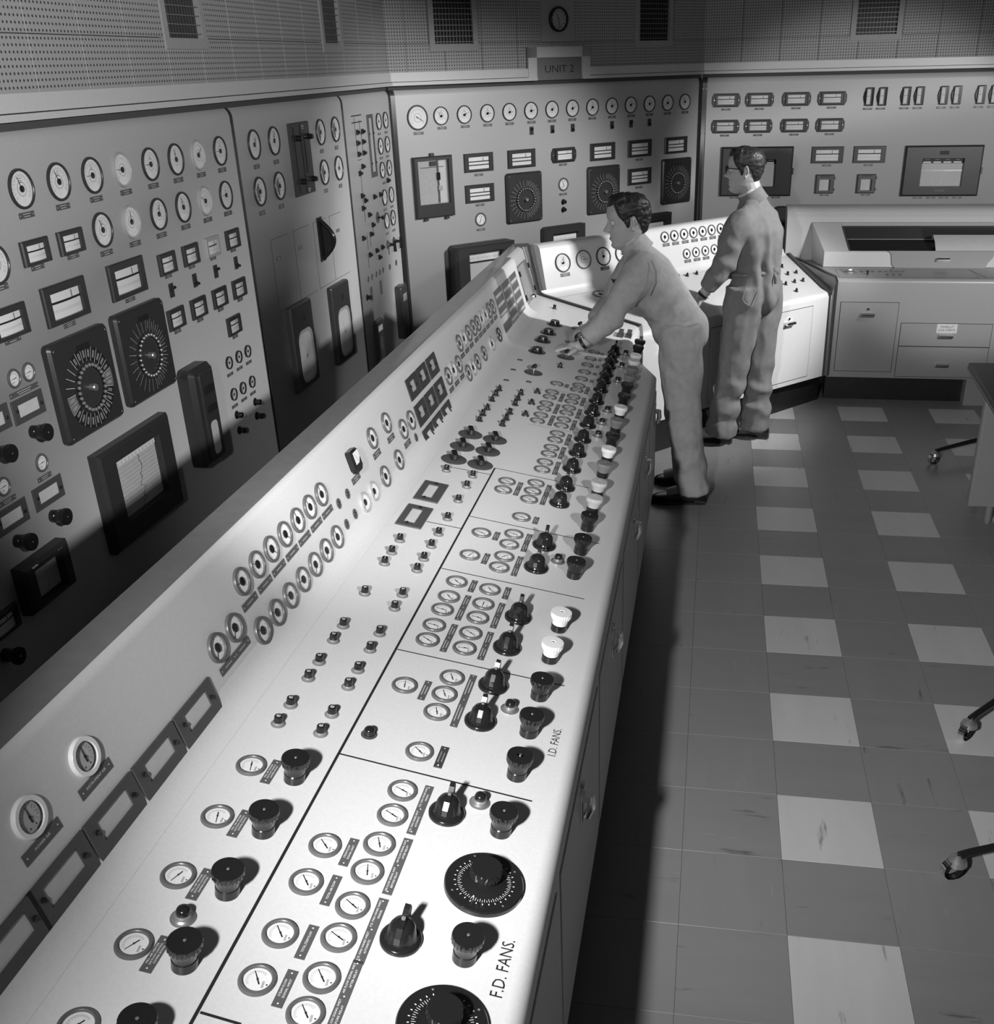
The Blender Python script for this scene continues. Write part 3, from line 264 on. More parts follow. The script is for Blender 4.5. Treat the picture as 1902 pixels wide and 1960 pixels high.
# ------------------------------------------------------------------ instruments (all in panel space: x right, y up, z out of the panel)
def RZ(a): return Matrix.Rotation(a, 4, 'Z')
def TR(x, y, z): return Matrix.Translation((x, y, z))
def glass_disc(r):
    return cached(('gd', r), lambda: MB().lathe([(r, 0), (r * 0.7, r * 0.035), (r * 0.35, r * 0.055), (0.0005, r * 0.06)], GLASS, 24).mesh('gauge_glass', 80))
def ticks(mb, r0, r1, n, a0, a1, z, m, w=0.0012):
    for i in range(n):
        a = radians(a0 + (a1 - a0) * i / (n - 1)); q = r0 if i % 2 else r0 - (r1 - r0) * 0.6
        mb.rect((q + r1) / 2 * sin(a), (q + r1) / 2 * cos(a), w, r1 - q, z, m, rot=-a)
def needle_mesh(r, tail, w, z):
    def f():
        mb = MB(); mb.add([(-w, 0, z), (w, 0, z), (w * 0.5, r, z), (-w * 0.5, r, z), (-w, 0, z - .0006), (w, 0, z - .0006), (w * .5, r, z - .0006), (-w * .5, r, z - .0006)], [(0, 1, 2, 3), (0, 4, 5, 1), (1, 5, 6, 2), (3, 2, 6, 7), (0, 3, 7, 4)], BLACKM)
        if tail: mb.box(0, -tail / 2, z - .0003, w * 2.6, tail, .0008, BLACKM)
        mb.lathe([(w * 2.2, z - .001), (w * 2.2, z + .001), (w * 1.2, z + .001)], BLACKM, 10); return mb.mesh('needle', 0)
    return cached(('needle', r, tail, w, z), f)
def I_gauge(p, M, r, tone, ang):
    big = r > 0.045
    bm_ = {0: SEAM if big else BLACK, 1: PALE, 2: SEAM, 3: SEAM, 4: GREY}[tone]; wd = 0.86 if big else 0.82
    b = obj('gauge', cached(('gauge', r, tone), lambda: MB().lathe([(r, 0), (r, .005), (r * .97, .009), (r * (wd + .03), .009), (r * wd, .007), (r * wd, .003)], bm_, 32).mesh('gauge_bezel')), p, M)
    def face():
        mb = MB().disc(r * wd, .0032, FACE, 32); ticks(mb, r * .62, r * .74, 25, -130, 130, .0045, TICK, r * .018)
        mb.lathe([(r * .36, .0044), (r * .34, .0046), (r * .335, .0044)], TICK, 20)
        if tone == 0:
            for k in range(3): mb.rect(0, r * (.26 + .1 * k) + r * .05, r * (.32 - .05 * k), r * .03, .0045, TICK)
        if tone == 2:
            mb.add([(-r * .1, -r * .75, .0047), (-r * .55, -r * .3, .0047), (-r * .62, r * .2, .0047), (-r * .2, r * .6, .0047), (-r * .15, .0, .0047)], [(4, 3, 2, 1, 0)], TICK)
            for k in range(9): mb.rect(-r * .35 + r * .12 * (k % 3), r * (-.55 + .13 * k), r * .3, r * .05, .005, BLACKM, rot=.6 * (k % 4))
        return mb.mesh('dial_face', 0)
    obj('dial_face', cached(('face', r, tone), face), b)
    obj('needle', needle_mesh(r * .62, 0 if tone != 3 else r * .2, r * .022, .006), b, RZ(-radians(ang)))
    if tone in (0, 1, 2): obj('hub', cached(('hub', r), lambda: MB().lathe([(r * .17, .004), (r * .17, .0068), (r * .14, .0074)], BLACK, 16, cap=True).mesh('hub')), b)
    obj('glass', glass_disc(round(r * wd, 4)), b, TR(0, 0, .0062))
    return b
def I_hgauge(p, M, r, tone, ang):
    rim = {0: GREY, 1: PALE, 4: SEAM}[tone]
    b = obj('gauge', cached(('hg', r, tone), lambda: MB().lathe([(r, 0), (r, .005), (r * .96, .0075), (r * .80, .0075), (r * .77, .0045), (r * .77, .002)], rim, 32).mesh('gauge_bezel')), p, M)
    def face():
        mb = MB().disc(r * .77, .0028, FACE, 28); ticks(mb, r * .62, r * .7, 9, -140, 140, .0031, TICK, r * .03); return mb.mesh('dial_face', 0)
    obj('dial_face', cached(('hface', r), face), b)
    obj('needle', needle_mesh(r * .7, 0, r * .03, .0045), b, RZ(-radians(ang)))
    hx = [(r * .29 * cos(i * pi / 4 + .39), r * .33 * sin(i * pi / 4 + .39)) for i in range(8)]
    obj('hub', cached(('hhub', r), lambda: MB().prism(hx, .0028, .0062, BLACK, .001).mesh('hub')), b)
    return b
def I_dial(p, M, r, tone, ang):
    b = obj('pressure_dial', cached(('dial', r), lambda: MB().lathe([(r, 0), (r, .003), (r * .93, .0065), (r * .80, .007), (r * .755, .0055), (r * .74, .0015)], GREY, 36).mesh('dial_bezel')), p, M)
    def face():
        mb = MB().disc(r * .745, .0018, FACE, 30); ticks(mb, r * .50, r * .60, 21, -40, 125, .0021, TICK, r * .02)
        mb.rect(-r * .2, -r * .38, r * .42, r * .12, .0021, PAPERG, rot=.1); mb.disc(r * .05, .0021, BLACKM, 8, cx=-r * .16, cy=-r * .58); return mb.mesh('dial_face', 0)
    obj('dial_face', cached(('dface', r), face), b)
    obj('needle', needle_mesh(r * .56, r * .33, r * .02, .004), b, RZ(-radians(ang)))
    obj('glass', glass_disc(round(r * .75, 4)), b, TR(0, 0, .0056))
    return b
def I_wdial(p, M, ang):
    r = .0375
    b = obj('pressure_dial', cached('wdial', lambda: MB().lathe([(r, 0), (r, .006), (r * .96, .0085), (r * .76, .0085), (r * .73, .006), (r * .72, -.004)], WHITEK, 36).lathe([(r * .725, .0055), (r * .715, .001)], BLACK, 36).mesh('dial_bezel')), p, M)
    b['label'] = 'pressure dial with a broad white rim'
    def face():
        mb = MB().disc(r * .72, .001, FACEG, 30); ticks(mb, r * .5, r * .62, 15, -130, 130, .0013, TICK, r * .03)
        for s in (-1, 1): mb.disc(r * .05, .0013, BLACKM, 8, cx=s * r * .2, cy=-r * .5)
        return mb.mesh('dial_face', 0)
    obj('dial_face', cached('wface', face), b); obj('needle', needle_mesh(r * .58, r * .3, r * .03, .004), b, RZ(-radians(ang)))
    obj('glass', glass_disc(round(r * .73, 4)), b, TR(0, 0, .006)); return b
def scale_face(w, h, z, lines=1, curved=.0):
    mb = MB(); n = 8
    for i in range(n):
        x0, x1 = -w / 2 + w * i / n, -w / 2 + w * (i + 1) / n; zz = lambda x: z + curved * (1 - (2 * x / w) ** 2)
        mb.add([(x0, -h / 2, zz(x0)), (x1, -h / 2, zz(x1)), (x1, h / 2, zz(x1)), (x0, h / 2, zz(x0))], [(0, 1, 2, 3)], FACE)
        for k in range(lines):
            y = h * (.12 - .28 * k); e = .0006; mb.add([(x0, y - h * .045, zz(x0) + e), (x1, y - h * .045, zz(x1) + e), (x1, y + h * .045, zz(x1) + e), (x0, y + h * .045, zz(x0) + e)], [(0, 1, 2, 3)], BLACKM)
        xm = (x0 + x1) / 2
        for q in (x0, xm): mb.rect(q + w * .02, -h * .2, w * .008, h * .12, zz(q) + .0006, TICK)
    mb.rect(w * .2, h * .3, w * .02, h * .3, z + curved + .0008, BLACKM)
    return mb.mesh('scale_face', 0)
def I_meter(p, M, w, h, tone):
    m = PALE if tone else DARK
    b = obj('edgewise_meter', cached(('meter', w, h, tone), lambda: MB().frame(w, h, w * .72, h * .66, 0, .013, m, .004, oy=-h * .03, zi=.002).mesh('meter_case')), p, M)
    if tone: b['label'] = 'edgewise meter in a pale case'
    obj('scale_face', cached(('sface', w, h), lambda: scale_face(w * .71, h * .65, .003, 2 if w > .24 and h < .129 else 1, .005)), b, TR(0, -h * .03, 0))
    obj('glass', cached(('gr', w, h), lambda: MB().rect(0, 0, w * .72, h * .66, .0115, GLASS).mesh('meter_glass', 0)), b, TR(0, -h * .03, 0))
    return b
def I_rmeter(p, M, w, h):
    def f():
        e = w * .07; o = [(-w / 2 + e, -h / 2), (w / 2 - e, -h / 2), (w / 2, -h * .22), (w / 2, h * .22), (w / 2 - e, h / 2), (-w / 2 + e, h / 2), (-w / 2, h * .22), (-w / 2, -h * .22)]
        mb = MB().prism(o, 0, .014, SEAM, .003); mb.frame(w * .78, h * .86, w * .62, h * .62, .012, .028, DARK, .004, zi=.016)
        for s in (-1, 1): mb.lathe([(.005, .014), (.005, .016), (.002, .017)], CHROME, 8, TR(s * w * .435, 0, 0), cap=True)
        return mb.mesh('meter_case')
    b = obj('edgewise_meter', cached(('rm', w, h), f), p, M)
    obj('scale_face', cached(('rsf', w, h), lambda: scale_face(w * .6, h * .6, .016, 1, .005)), b)
    obj('glass', cached(('rgl', w, h), lambda: MB().rect(0, 0, w * .62, h * .62, .026, GLASS).mesh('meter_glass', 0)), b)
    return b
def I_vmeter(p, M, w, h):
    def f():
        o = [(w * .5, -h / 2), (w * .5, h / 2), (-w * .22, h / 2), (-w * .42, h * .25), (-w * .5, 0), (-w * .42, -h * .25), (-w * .22, -h / 2)]
        mb = MB().prism(o, 0, .016, BLACK, .003); mb.frame(w * .6, h * .96, w * .4, h * .8, .014, .03, DARK, .004, zi=.018)
        return mb.mesh('meter_case')
    b = obj('edgewise_meter', cached(('vm', w, h), f), p, M); b['label'] = 'upright edgewise meter with a tall narrow scale'
    def face():
        mb = MB().rect(0, 0, w * .42, h * .82, .019, FACE)
        for k in range(9): mb.rect(-w * .08, h * (-.32 + .08 * k), w * .1, .0012, .0195, TICK)
        mb.rect(0, h * .03, w * .38, .002, .0197, BLACKM); return mb.mesh('scale_face', 0)
    obj('scale_face', cached(('vf', w, h), face), b)
    obj('glass', cached(('vg', w, h), lambda: MB().rect(0, 0, w * .4, h * .8, .028, GLASS).mesh('meter_glass', 0)), b)
    return b
def plate_text(b, w, h, t):
    if isinstance(t, str):
        L = t.split('|'); n = len(L)
        if n == 4: spots = [(-w * .25, h * .2), (-w * .25, -h * .2), (w * .25, h * .2), (w * .25, -h * .2)]; mw = w * .42; sz = h * .3
        elif n == 3: spots = [(0, h * .28), (0, 0), (0, -h * .28)]; mw = w * .72; sz = h * .22
        elif n == 2: spots = [(0, h * .2), (0, -h * .2)]; mw = w * .6; sz = h * .3
        else: spots = [(0, 0)]; mw = w * .62; sz = h * .34
        for s, (x, y) in zip(L, spots):
            obj('lettering', text_mesh(s, WHITE, sz, min(mw, len(s) * sz * .62)), b, TR(x, y, .0019))
def I_plate(p, M, w, h, t):
    def f():
        mb = MB().box(0, 0, .0008, w, h, .0016, PLATE); e = w / 2 - h * .35
        for s in ((-1, 1) if not (isinstance(t, str) and t.count('|') == 3) and t != 4 else (-1, 0, 1)): mb.disc(min(.0016, h * .09), .0018, WHITE, 8, cx=s * e)
        if not isinstance(t, str):
            if t == 1: mb.rect(0, 0, w * .42, h * .12, .0018, LGREYK)
            elif t == 2:
                for y in (-.2, .2): mb.rect(0, y * h, w * (.5 if y > 0 else .4), h * .13, .0018, LGREYK)
            else:
                for x in (-.25, .25):
                    for y in (-.2, .2): mb.rect(x * w, y * h, w * (.3 if y > 0 else .22), h * .13, .0018, LGREYK)
        return mb.mesh('label_plate', 0)
    b = obj('label_plate', cached(('plate', w, h, t), f), p, M); plate_text(b, w, h, t); return b
def I_toggle(p, M, w, h, up):
    b = obj('toggle_switch', cached(('tgp', w, h), lambda: MB().box(0, 0, .002, .034, .056, .004, DARK).mesh('toggle_plate', 0)), p, M)
    obj('lever', cached('tgl', lambda: MB().tube([(0, 0, .003), (0, .006, .014), (0, .010, .022)], [.006, .006, .006], BLACK, 8).mesh('lever')), b, Matrix.Rotation(0 if up else pi, 4, 'Z') @ TR(0, h * .1, 0))
    return b
def I_selector(p, M, w, h, var):
    def f():
        mb = MB().prism(rrect(w, h, .02), 0, .030, REC, .010); mb.box(w * .02, h * .37, .031, w * .22, .02, .002, BLACKM)
        for s in (-1, 1):
            for q in (-1, 1): mb.disc(.003, .0306, LGREYK, 6, cx=s * w * .44, cy=q * h * .44)
        return mb.mesh('selector_case')
    b = obj('rotary_selector', cached(('sel', w, h), f), p, M @ Matrix.Identity(4))
    r = .082; cy = -h * .04; T = TR(0, cy, .0305)
    obj('dial_ring', cached('selring', lambda: MB().lathe([(r, 0), (r, .006), (r * .9, .006), (r * .9, .0)], BLACK, 36).disc(r * .88, .003, SEAM, 30).mesh('dial_ring')), b, T)
    def lamps():
        mb = MB()
        for i in range(26): a = 2 * pi * i / 26; mb.sphere((r * .97 * cos(a), r * .97 * sin(a), .008), .0075, STEEL if var == 0 else GREYK, 8, 5)
        return mb.mesh('indicator_lamps', 60)
    obj('indicator_lamps', cached(('lamps', var), lamps), b, T)
    def lab():
        mb = MB()
        for i in range(26):
            a = 2 * pi * i / 26; c, s = cos(a), sin(a); mb.rect(c * .118, s * .118, .05, .0016, .0006, WHITE if var else LGREYK, rot=a)
            if var and i not in (9, 10, 11, 12):
                a2 = a + pi / 26; m = GREYK if i in (0, 25, 13, 14) else BLACKM
                mb.add([((.095 + .05 * k) * cos(a + .02 + q * .2), (.095 + .05 * k) * sin(a + .02 + q * .2), .0004) for k, q in ((0, 0), (1, 0), (1, 1), (0, 1))], [(0, 1, 2, 3)], m)
                for q in (.4, .6): mb.rect(.12 * cos(a + .24 * q), .12 * sin(a + .24 * q), .026, .0028, .0008, LGREYK, rot=a2)
            elif i in (20, 21, 22, 23, 24, 25, 0, 1, 2, 3, 4, 5): mb.rect(.118 * cos(a + .12), .118 * sin(a + .12), .03, .006, .0006, GREYK, rot=a + .12)
        return mb.mesh('radial_labels', 0)
    obj('radial_labels', cached(('radlab', var), lab), b, T)
    obj('centre_knob', cached('selk', lambda: MB().lathe([(.014, 0), (.014, .02), (.011, .024)], STEEL, 16, cap=True).mesh('centre_knob')), b, T)
    return b
def I_window(p, M, w, h, kind):
    fr_ = {0: DARK2, 1: DARK2, 2: REC, 3: DARK2}[kind]
    ow, oh, ox, oy = {0: (.66, .52, 0, 0), 1: (.62, .5, .0, .06), 2: (.42, .5, .0, .04), 3: (.66, .42, 0, .04)}[kind]
    def f():
        mb = MB().frame(w, h, w * ow, h * oh, 0, .005, fr_, .0015, oy=h * oy, ox=w * ox, zi=.0005)
        return mb.mesh('window_frame')
    b = obj('card_window', cached(('win', w, h, kind), f), p, M)
    def paper():
        mb = MB().rect(w * ox, h * oy, w * ow, h * oh, .0012, PAPER if kind != 2 else PAPERG)
        return mb.mesh('card', 0)
    obj('card', cached(('card', w, h, kind), paper), b)
    for s in (-1, 1): obj('screw', cached(('scr', kind), lambda: MB().lathe([(.0055, 0), (.0055, .003), (.004, .0045)], BLACK, 10, cap=True).mesh('screw')), b, TR(s * w * (ow / 2 + .055), h * (oy - s * .06), .005))
    return b
def I_knob(p, M, c):
    k = {0: BLACK, 1: WHITEK, 2: GREYK, 3: LGREYK}[c]
    b = obj('control_knob', cached('knobbase', lambda: MB().lathe([(.0222, 0), (.0222, .019), (.0205, .021), (.0205, .024)], BLACK, 32).mesh('knob_base')), p, M)
    if c: b['label'] = 'control knob with a %s cap' % {1: 'white', 2: 'mid grey', 3: 'pale grey'}[c]
    obj('cap', cached(('knobcap', c), lambda: MB().lathe([(.0212, .021), (.0225, .031), (.0285, .043), (.0295, .046), (.0295, .055), (.0285, .0575), (.008, .058), (.0078, .0572)], k, 48, flute=(2, 3, 4), cap=True).mesh('knob_cap', 30)), b)
    obj('screw', cached('knobscrew', lambda: MB().lathe([(.003, .0582), (.0026, .0588)], STEEL, 10, cap=True).mesh('cap_screw')), b)
    return b
def I_pistol(p, M, r):
    def f():
        mb = MB().lathe([(r, 0), (r, .006), (r * .93, .009), (r * .78, .0105), (r * .70, .016), (r * .62, .034), (r * .5, .042), (r * .2, .046)], BLACK, 32, cap=True)
        return mb.mesh('switch_base', 45)
    b = obj('pistol_grip_switch', cached(('pist', r), f), p, M)
    def g():
        mb = MB(); q = r
        prof = [(-q * .78, .018), (q * .8, .018), (q * .86, .05), (q * .62, .066), (q * .38, .062), (q * .2, .052), (-q * .45, .046), (-q * .74, .032)]
        vs = [(x, -.0055, z) for x, z in prof] + [(x, .0055, z) for x, z in prof]; n = len(prof)
        mb.add(vs, [tuple(range(n)), tuple(reversed(range(n, 2 * n)))] + [(i, n + i, n + (i + 1) % n, (i + 1) % n) for i in range(n)], BLACK)
        return mb.mesh('grip', 30)
    obj('grip', cached(('grip', r), g), b, RZ(random.uniform(-.06, .06)))
    obj('pivot', cached('pivot', lambda: MB().lathe([(.004, .053), (.004, .0565), (.003, .057)], GREYK, 10, cap=True).mesh('pivot')), b)
    return b
def I_button(p, M):
    b = obj('push_button', cached('btn', lambda: MB().lathe([(.0225, 0), (.0225, .002), (.018, .003), (.0165, .0045), (.014, .006), (.0135, .013), (.0115, .014)], STEEL, 28, cap=True).mesh('button_collar')), p, M)
    obj('button_cap', cached('btc', lambda: MB().lathe([(.0125, .014), (.0128, .019), (.011, .024), (.006, .0265), (.001, .027)], BLACK, 20, cap=True).mesh('button_cap', 60)), b); return b
def I_disc(p, M):
    r = .077
    b = obj('scale_disc', cached('scd', lambda: MB().lathe([(r, 0), (r, .009), (r * .975, .012)], BLACK, 56, cap=True).mesh('disc_base', 30)), p, M)
    def marks():
        mb = MB(); ticks(mb, .047, .052, 61, -245, 60, .0123, WHITE, .0008)
        for i in range(26): a = radians(-245 + 305 * i / 25); mb.rect(.057 * sin(a), .057 * cos(a), .0018, .0035, .0123, WHITE, rot=-a)
        mb.rect(-.04, .012, .011, .0022, .0127, WHITE, rot=.1)
        for a in (.5, 2.2, 3.9, 5.4): mb.disc(.0022, .0123, GREYK, 8, cx=.067 * cos(a), cy=.067 * sin(a))
        return mb.mesh('scale_marks', 0)
    obj('scale_marks', cached('scm', marks), b)
    obj('inner_disc', cached('scin', lambda: MB().lathe([(.045, .012), (.044, .0125), (.022, .015), (.013, .02), (.012, .03)], BLACK, 36, cap=True).mesh('inner_disc', 50)), b)
    k = obj('knob', cached('sck', lambda: MB().lathe([(.0255, .028), (.0305, .031), (.0305, .047), (.0295, .05)], BLACK, 48, flute=(0, 1, 2), cap=True).mesh('disc_knob', 30)), b)
    return b
def I_dswitch(p, M, r, kind):
    rr = r if kind else r
    b = obj('rotary_switch', cached(('dsb', rr), lambda: MB().lathe([(rr, 0), (rr, .0015), (rr * .98, .002)], DARK2, 36, cap=True).mesh('switch_disc', 30)), p, M)
    if kind == 0: obj('handle', cached('dsk0', lambda: MB().lathe([(.012, .002), (.012, .012)], BLACK, 16).prism(rrect(.05, .022, .006), .01, .03, BLACK, .003, M=RZ(.35)).mesh('switch_handle')), b)
    elif kind == 1: obj('handle', cached('dsk1', lambda: MB().lathe([(.034, .002), (.03, .005), (.0285, .007), (.025, .022), (.0235, .024), (.0215, .024), (.020, .022)], BLACK, 32, flute=(2, 3), cap=True).mesh('switch_handle', 30)), b)
    else: obj('handle', cached('dsk2', lambda: MB().lathe([(.005, .002), (.0045, .028)], CHROME, 10).prism(rrect(.038, .016, .006), .026, .042, BLACK, .004, M=RZ(-.3)).mesh('switch_handle')), b)
    return b
def I_switch(p, M, kind):
    b = obj('selector_switch', cached('sws', lambda: MB().lathe([(.0165, 0), (.0165, .0012), (.014, .0022), (.0115, .0045)], GREYK, 24).lathe([(.0115, .0045), (.0108, .008)], STEEL, 24).mesh('switch_collar')), p, M)
    def f():
        mb = MB().lathe([(.0105, .006), (.0098, .021), (.0085, .023)], BLACK, 24, flute=(0, 1), cap=True)
        if kind: mb.rect(0, 0, .014, .002, .0233, LGREYK)
        else:
            mb.disc(.005, .0233, LGREYK, 12); mb.rect(.003, 0, .006, .0016, .0236, BLACKM)
        return mb.mesh('switch_knob', 30)
    obj('knob', cached(('swk', kind), f), b, RZ(random.uniform(-.5, .5))); return b
def I_lamp(p, M):
    b = obj('indicator_lamp', cached('ilb', lambda: MB().lathe([(.0185, 0), (.0185, .0012), (.0125, .002)], DARK2, 24, cap=True).mesh('lamp_collar')), p, M)
    obj('lens', cached('ill', lambda: MB().lathe([(.0125, .002), (.0125, .014), (.0095, .0185), (.004, .02)], BLACK, 20, cap=True).mesh('lamp_lens', 60)), b); return b
def I_tknob(p, M, kind):
    if kind: 
        b = obj('lever_switch', cached('tk1', lambda: MB().lathe([(.017, 0), (.016, .003), (.008, .013)], DARK, 16, cap=True).mesh('lever_base')), p, M)
        obj('lever', cached('tkl', lambda: MB().prism(rrect(.024, .008, .003), .008, .022, BLACK, .002).mesh('lever')), b, RZ(.6)); return b
    b = obj('turn_switch', cached('tk0', lambda: MB().lathe([(.0155, 0), (.0155, .0015), (.009, .0025)], DARK2, 20, cap=True).mesh('switch_plate')), p, M)
    obj('knob', cached('tkk', lambda: MB().lathe([(.0095, .002), (.009, .016), (.0075, .018)], BLACK, 16, flute=(0, 1), cap=True).box(0, 0, .02, .018, .006, .008, BLACK).mesh('switch_knob', 30)), b, RZ(random.uniform(0, 1.5))); return b
def I_sknob(p, M):
    b = obj('small_knob', cached('skb', lambda: MB().lathe([(.02, 0), (.02, .003), (.012, .005), (.012, .012)], BLACK, 20).mesh('knob_base')), p, M)
    obj('cap', cached('skc', lambda: MB().lathe([(.012, .01), (.0145, .014), (.0145, .028), (.012, .031)], BLACK, 20, flute=(1, 2), cap=True).mesh('knob_cap', 30)), b); return b
def I_bknob(p, M):
    b = obj('mimic_switch', cached('mk', lambda: MB().box(0, 0, .006, .024, .03, .012, BLACK).mesh('switch_block', 0)), p, M)
    obj('knob', cached('mkk', lambda: MB().lathe([(.009, .012), (.008, .026)], BLACK, 12, cap=True).disc(.004, .0262, LGREYK, 8).mesh('switch_knob')), b); return b
def I_oval(p, M, r):
    b = obj('indicator', cached(('ov', r), lambda: MB().lathe([(r, 0), (r, .0015), (r * .8, .0025), (r * .72, .001)], GREY, 20).disc(r * .73, .001, DARK2, 18).mesh('indicator_ring')), p, M)
    obj('lens', cached(('ovl', r), lambda: MB().lathe([(r * .4, .001), (r * .35, .003)], DARK, 12, cap=True).mesh('lens')), b); return b
def strip_obj(p, name, M, w, h, m): return obj(name, cached(('bar', w, h, m.name), lambda: MB().box(0, 0, .0008, w, h, .0016, m).mesh(name, 0)), p, M)
def chart(mb, w, h, z, n=12, m=None, cx=0, cy=0):
    mb.rect(cx, cy, w, h, z, m or PAPER)
    for i in range(n): mb.rect(cx, cy - h / 2 + h * (i + .5) / n, w, h * .006, z + .0006, TICK)
    y = 0; x = w * .1
    for i in range(20):
        x2 = x + w * .03 * sin(i * 1.7) + (w * .06 if i in (3, 12) else -w * .012); y0 = cy + h / 2 - h * i / 20; y1 = y0 - h / 20
        mb.add([(cx + x, y0, z + .001), (cx + x + w * .01, y0, z + .001), (cx + x2 + w * .01, y1, z + .001), (cx + x2, y1, z + .001)], [(3, 2, 1, 0)], BLACKM); x = max(-w * .4, min(w * .4, x2))
def I_recorder(p, M, w, h, d, kind):
    b = obj('chart_recorder', cached(('rec', w, h, kind), lambda: MB().frame(w, h, w * .62, h * (.62 if not kind else .72), 0, d, REC, .012, oy=h * (.04 if not kind else -.02), zi=d * .3).mesh('recorder_case')), p, M)
    def f():
        mb = MB(); chart(mb, w * .62, h * (.56 if not kind else .7), d * .35, 14, cy=-h * .0); mb.rect(0, h * .3, w * .6, h * .07, d * .5, FACE)
        for i in range(12): mb.rect(-w * .28 + w * .05 * i, h * .285, w * .004, h * .03, d * .51, BLACKM)
        return mb.mesh('chart', 0)
    obj('chart', cached(('recc', w, h, kind), f), b)
    obj('glass', cached(('recg', w, h, kind), lambda: MB().rect(0, h * .03, w * .62, h * .66, d * .85, GLASS).mesh('recorder_glass', 0)), b)
    obj('latch', cached('latch', lambda: MB().box(0, 0, .012, .012, .05, .024, DARK).mesh('latch', 0)), b, TR(w / 2 + .006, -h * .05, 0))
    if kind:
        for s in (-.3, .25): obj('clip', cached('clip', lambda: MB().tube([(-.015, 0, 0), (.015, 0, 0)], .004, CHROME, 8).mesh('clip')), b, TR(s * w, h * .43, d + .002))
    return b
def I_tallrec(p, M, w, h, d):
    b = obj('strip_recorder', cached('trec', lambda: MB().prism(rrect(w, h, .03), 0, d, REC, .02).prism(rrect(w * .62, h * .9, .02), d, d + .012, DARK, .004).mesh('recorder_case')), p, M)
    def f():
        mb = MB(); mb.box(0, h * .27, .007, w * .34, .03, .006, BLACKM); mb.box(0, h * .08, .007, w * .36, .026, .006, BLACKM)
        mb.prism(rrect(w * .3, h * .34, .02, cx=-.005, cy=-h * .22), .001, .002, PAPER); return mb.mesh('chart_slot', 0)
    obj('chart_slot', cached('trecs', f), b, TR(0, 0, d + .012))
    for s in (-1, 1): obj('knob', cached('treck', lambda: MB().sphere((0, 0, 0), .017, BLACK, 12, 8).mesh('side_knob', 60)), b, TR(w / 2 + .012, s * h * .36, .03))
    return b
def I_loader(p, M, w, h):
    b = obj('control_unit', cached('ldr', lambda: MB().prism([(-w / 2, -h / 2), (w / 2, -h / 2), (w / 2, h / 2), (-w / 2, h / 2)], 0, .018, DARK, .003).box(-w * .36, 0, .019, .003, h * .9, .003, BLACKM).box(0, 0, .019, .003, h * .95, .003, BLACKM).box(w * .2, .02, .019, .02, h * .52, .004, BLACK).mesh('unit_plate', 0)), p, M)
    def f():
        mb = MB()
        for y in (.16, -.155): mb.rect(w * .14, y, w * .14, .006, .019, LGREYK); mb.rect(w * .14, y - .011, w * .1, .005, .019, LGREYK)
        return mb.mesh('unit_labels', 0)
    obj('unit_labels', cached('ldrl', f), b)
    for x, y in ((-.06, .105), (.10, .105), (-.055, -.11), (.095, -.11)): obj('knob', cached('ldrk', lambda: MB().lathe([(.015, 0), (.015, .01), (.012, .03)], BLACK, 16, cap=True).mesh('unit_knob')), b, TR(x, y, .018))
    return b
def I_pull(p, M, w, h):
    b = obj('pull_handle', cached('pullb', lambda: MB().box(0, 0, .004, w, h, .008, BLACK).mesh('handle_plate', 0)), p, M)
    def f():
        mb = MB(); pts = [(0, -h * .44 + h * .88 * i / 12, .006 + .075 * sin(pi * i / 12)) for i in range(13)]; mb.tube(pts, .012, BLACK, 10)
        vs = [(0.004, y, z) for x, y, z in pts] + [(-.004, y, z) for x, y, z in pts]; mb.add(vs, [tuple(range(13)), tuple(reversed(range(13, 26)))], BLACK); return mb.mesh('grip', 50)
    obj('grip', cached('pullg', f), b); return b
def I_circrec(p, M, w, h, d):
    b = obj('circular_recorder', cached('crec', lambda: MB().prism(rrect(w, h, .015), 0, d, REC, .008).mesh('recorder_case')), p, M)
    def f():
        mb = MB().prism(rrect(w * .68, h * .62, .06, 6, cx=w * .04, cy=-h * .12), 0, .001, PALE); mb.prism(rrect(w * .56, h * .55, .05, 6, cx=-w * .0, cy=-h * .12), .001, .0016, PAPER)
        mb.box(w * .05, h * .32, .002, .03, .03, .004, BLACKM)
        for a in (.5, 1.9, 4.2): mb.rect(.03 * cos(a), -h * .12 + .03 * sin(a), .09, .0016, .002, TICK, rot=a)
        mb.disc(.007, .0022, DARK, 10, cy=-h * .12); return mb.mesh('chart', 0)
    obj('chart', cached('crecc', f), b, TR(0, 0, d))
    obj('glass', cached('crecg', lambda: MB().prism(rrect(w * .68, h * .62, .06, 6, cx=w * .04, cy=-h * .12), .004, .005, GLASS).mesh('recorder_glass', 0)), b, TR(0, 0, d))
    obj('latch', cached('latch', lambda: MB().box(0, 0, .012, .012, .05, .024, DARK).mesh('latch', 0)), b, TR(w / 2 + .006, 0, 0)); return b
def I_slotwin(p, M, w, h):
    b = obj('slot_window', cached('slw', lambda: MB().frame(w, h, w * .62, h * .86, 0, .008, DARK2, .002, oy=h * .015, zi=.001).mesh('window_frame')), p, M)
    obj('card', cached('slc', lambda: MB().rect(0, h * .015, w * .62, h * .86, .002, PAPERG).mesh('card', 0)), b)
    for s in (-1, 1): obj('screw', cached(('scr', 9), lambda: MB().lathe([(.007, 0), (.006, .006)], BLACK, 8, cap=True).mesh('screw')), b, TR(s * w * .4, h * .2, .006)); obj('screw', CACHE[('scr', 9)], b, TR(s * w * .4, -h * .27, .006))
    return b
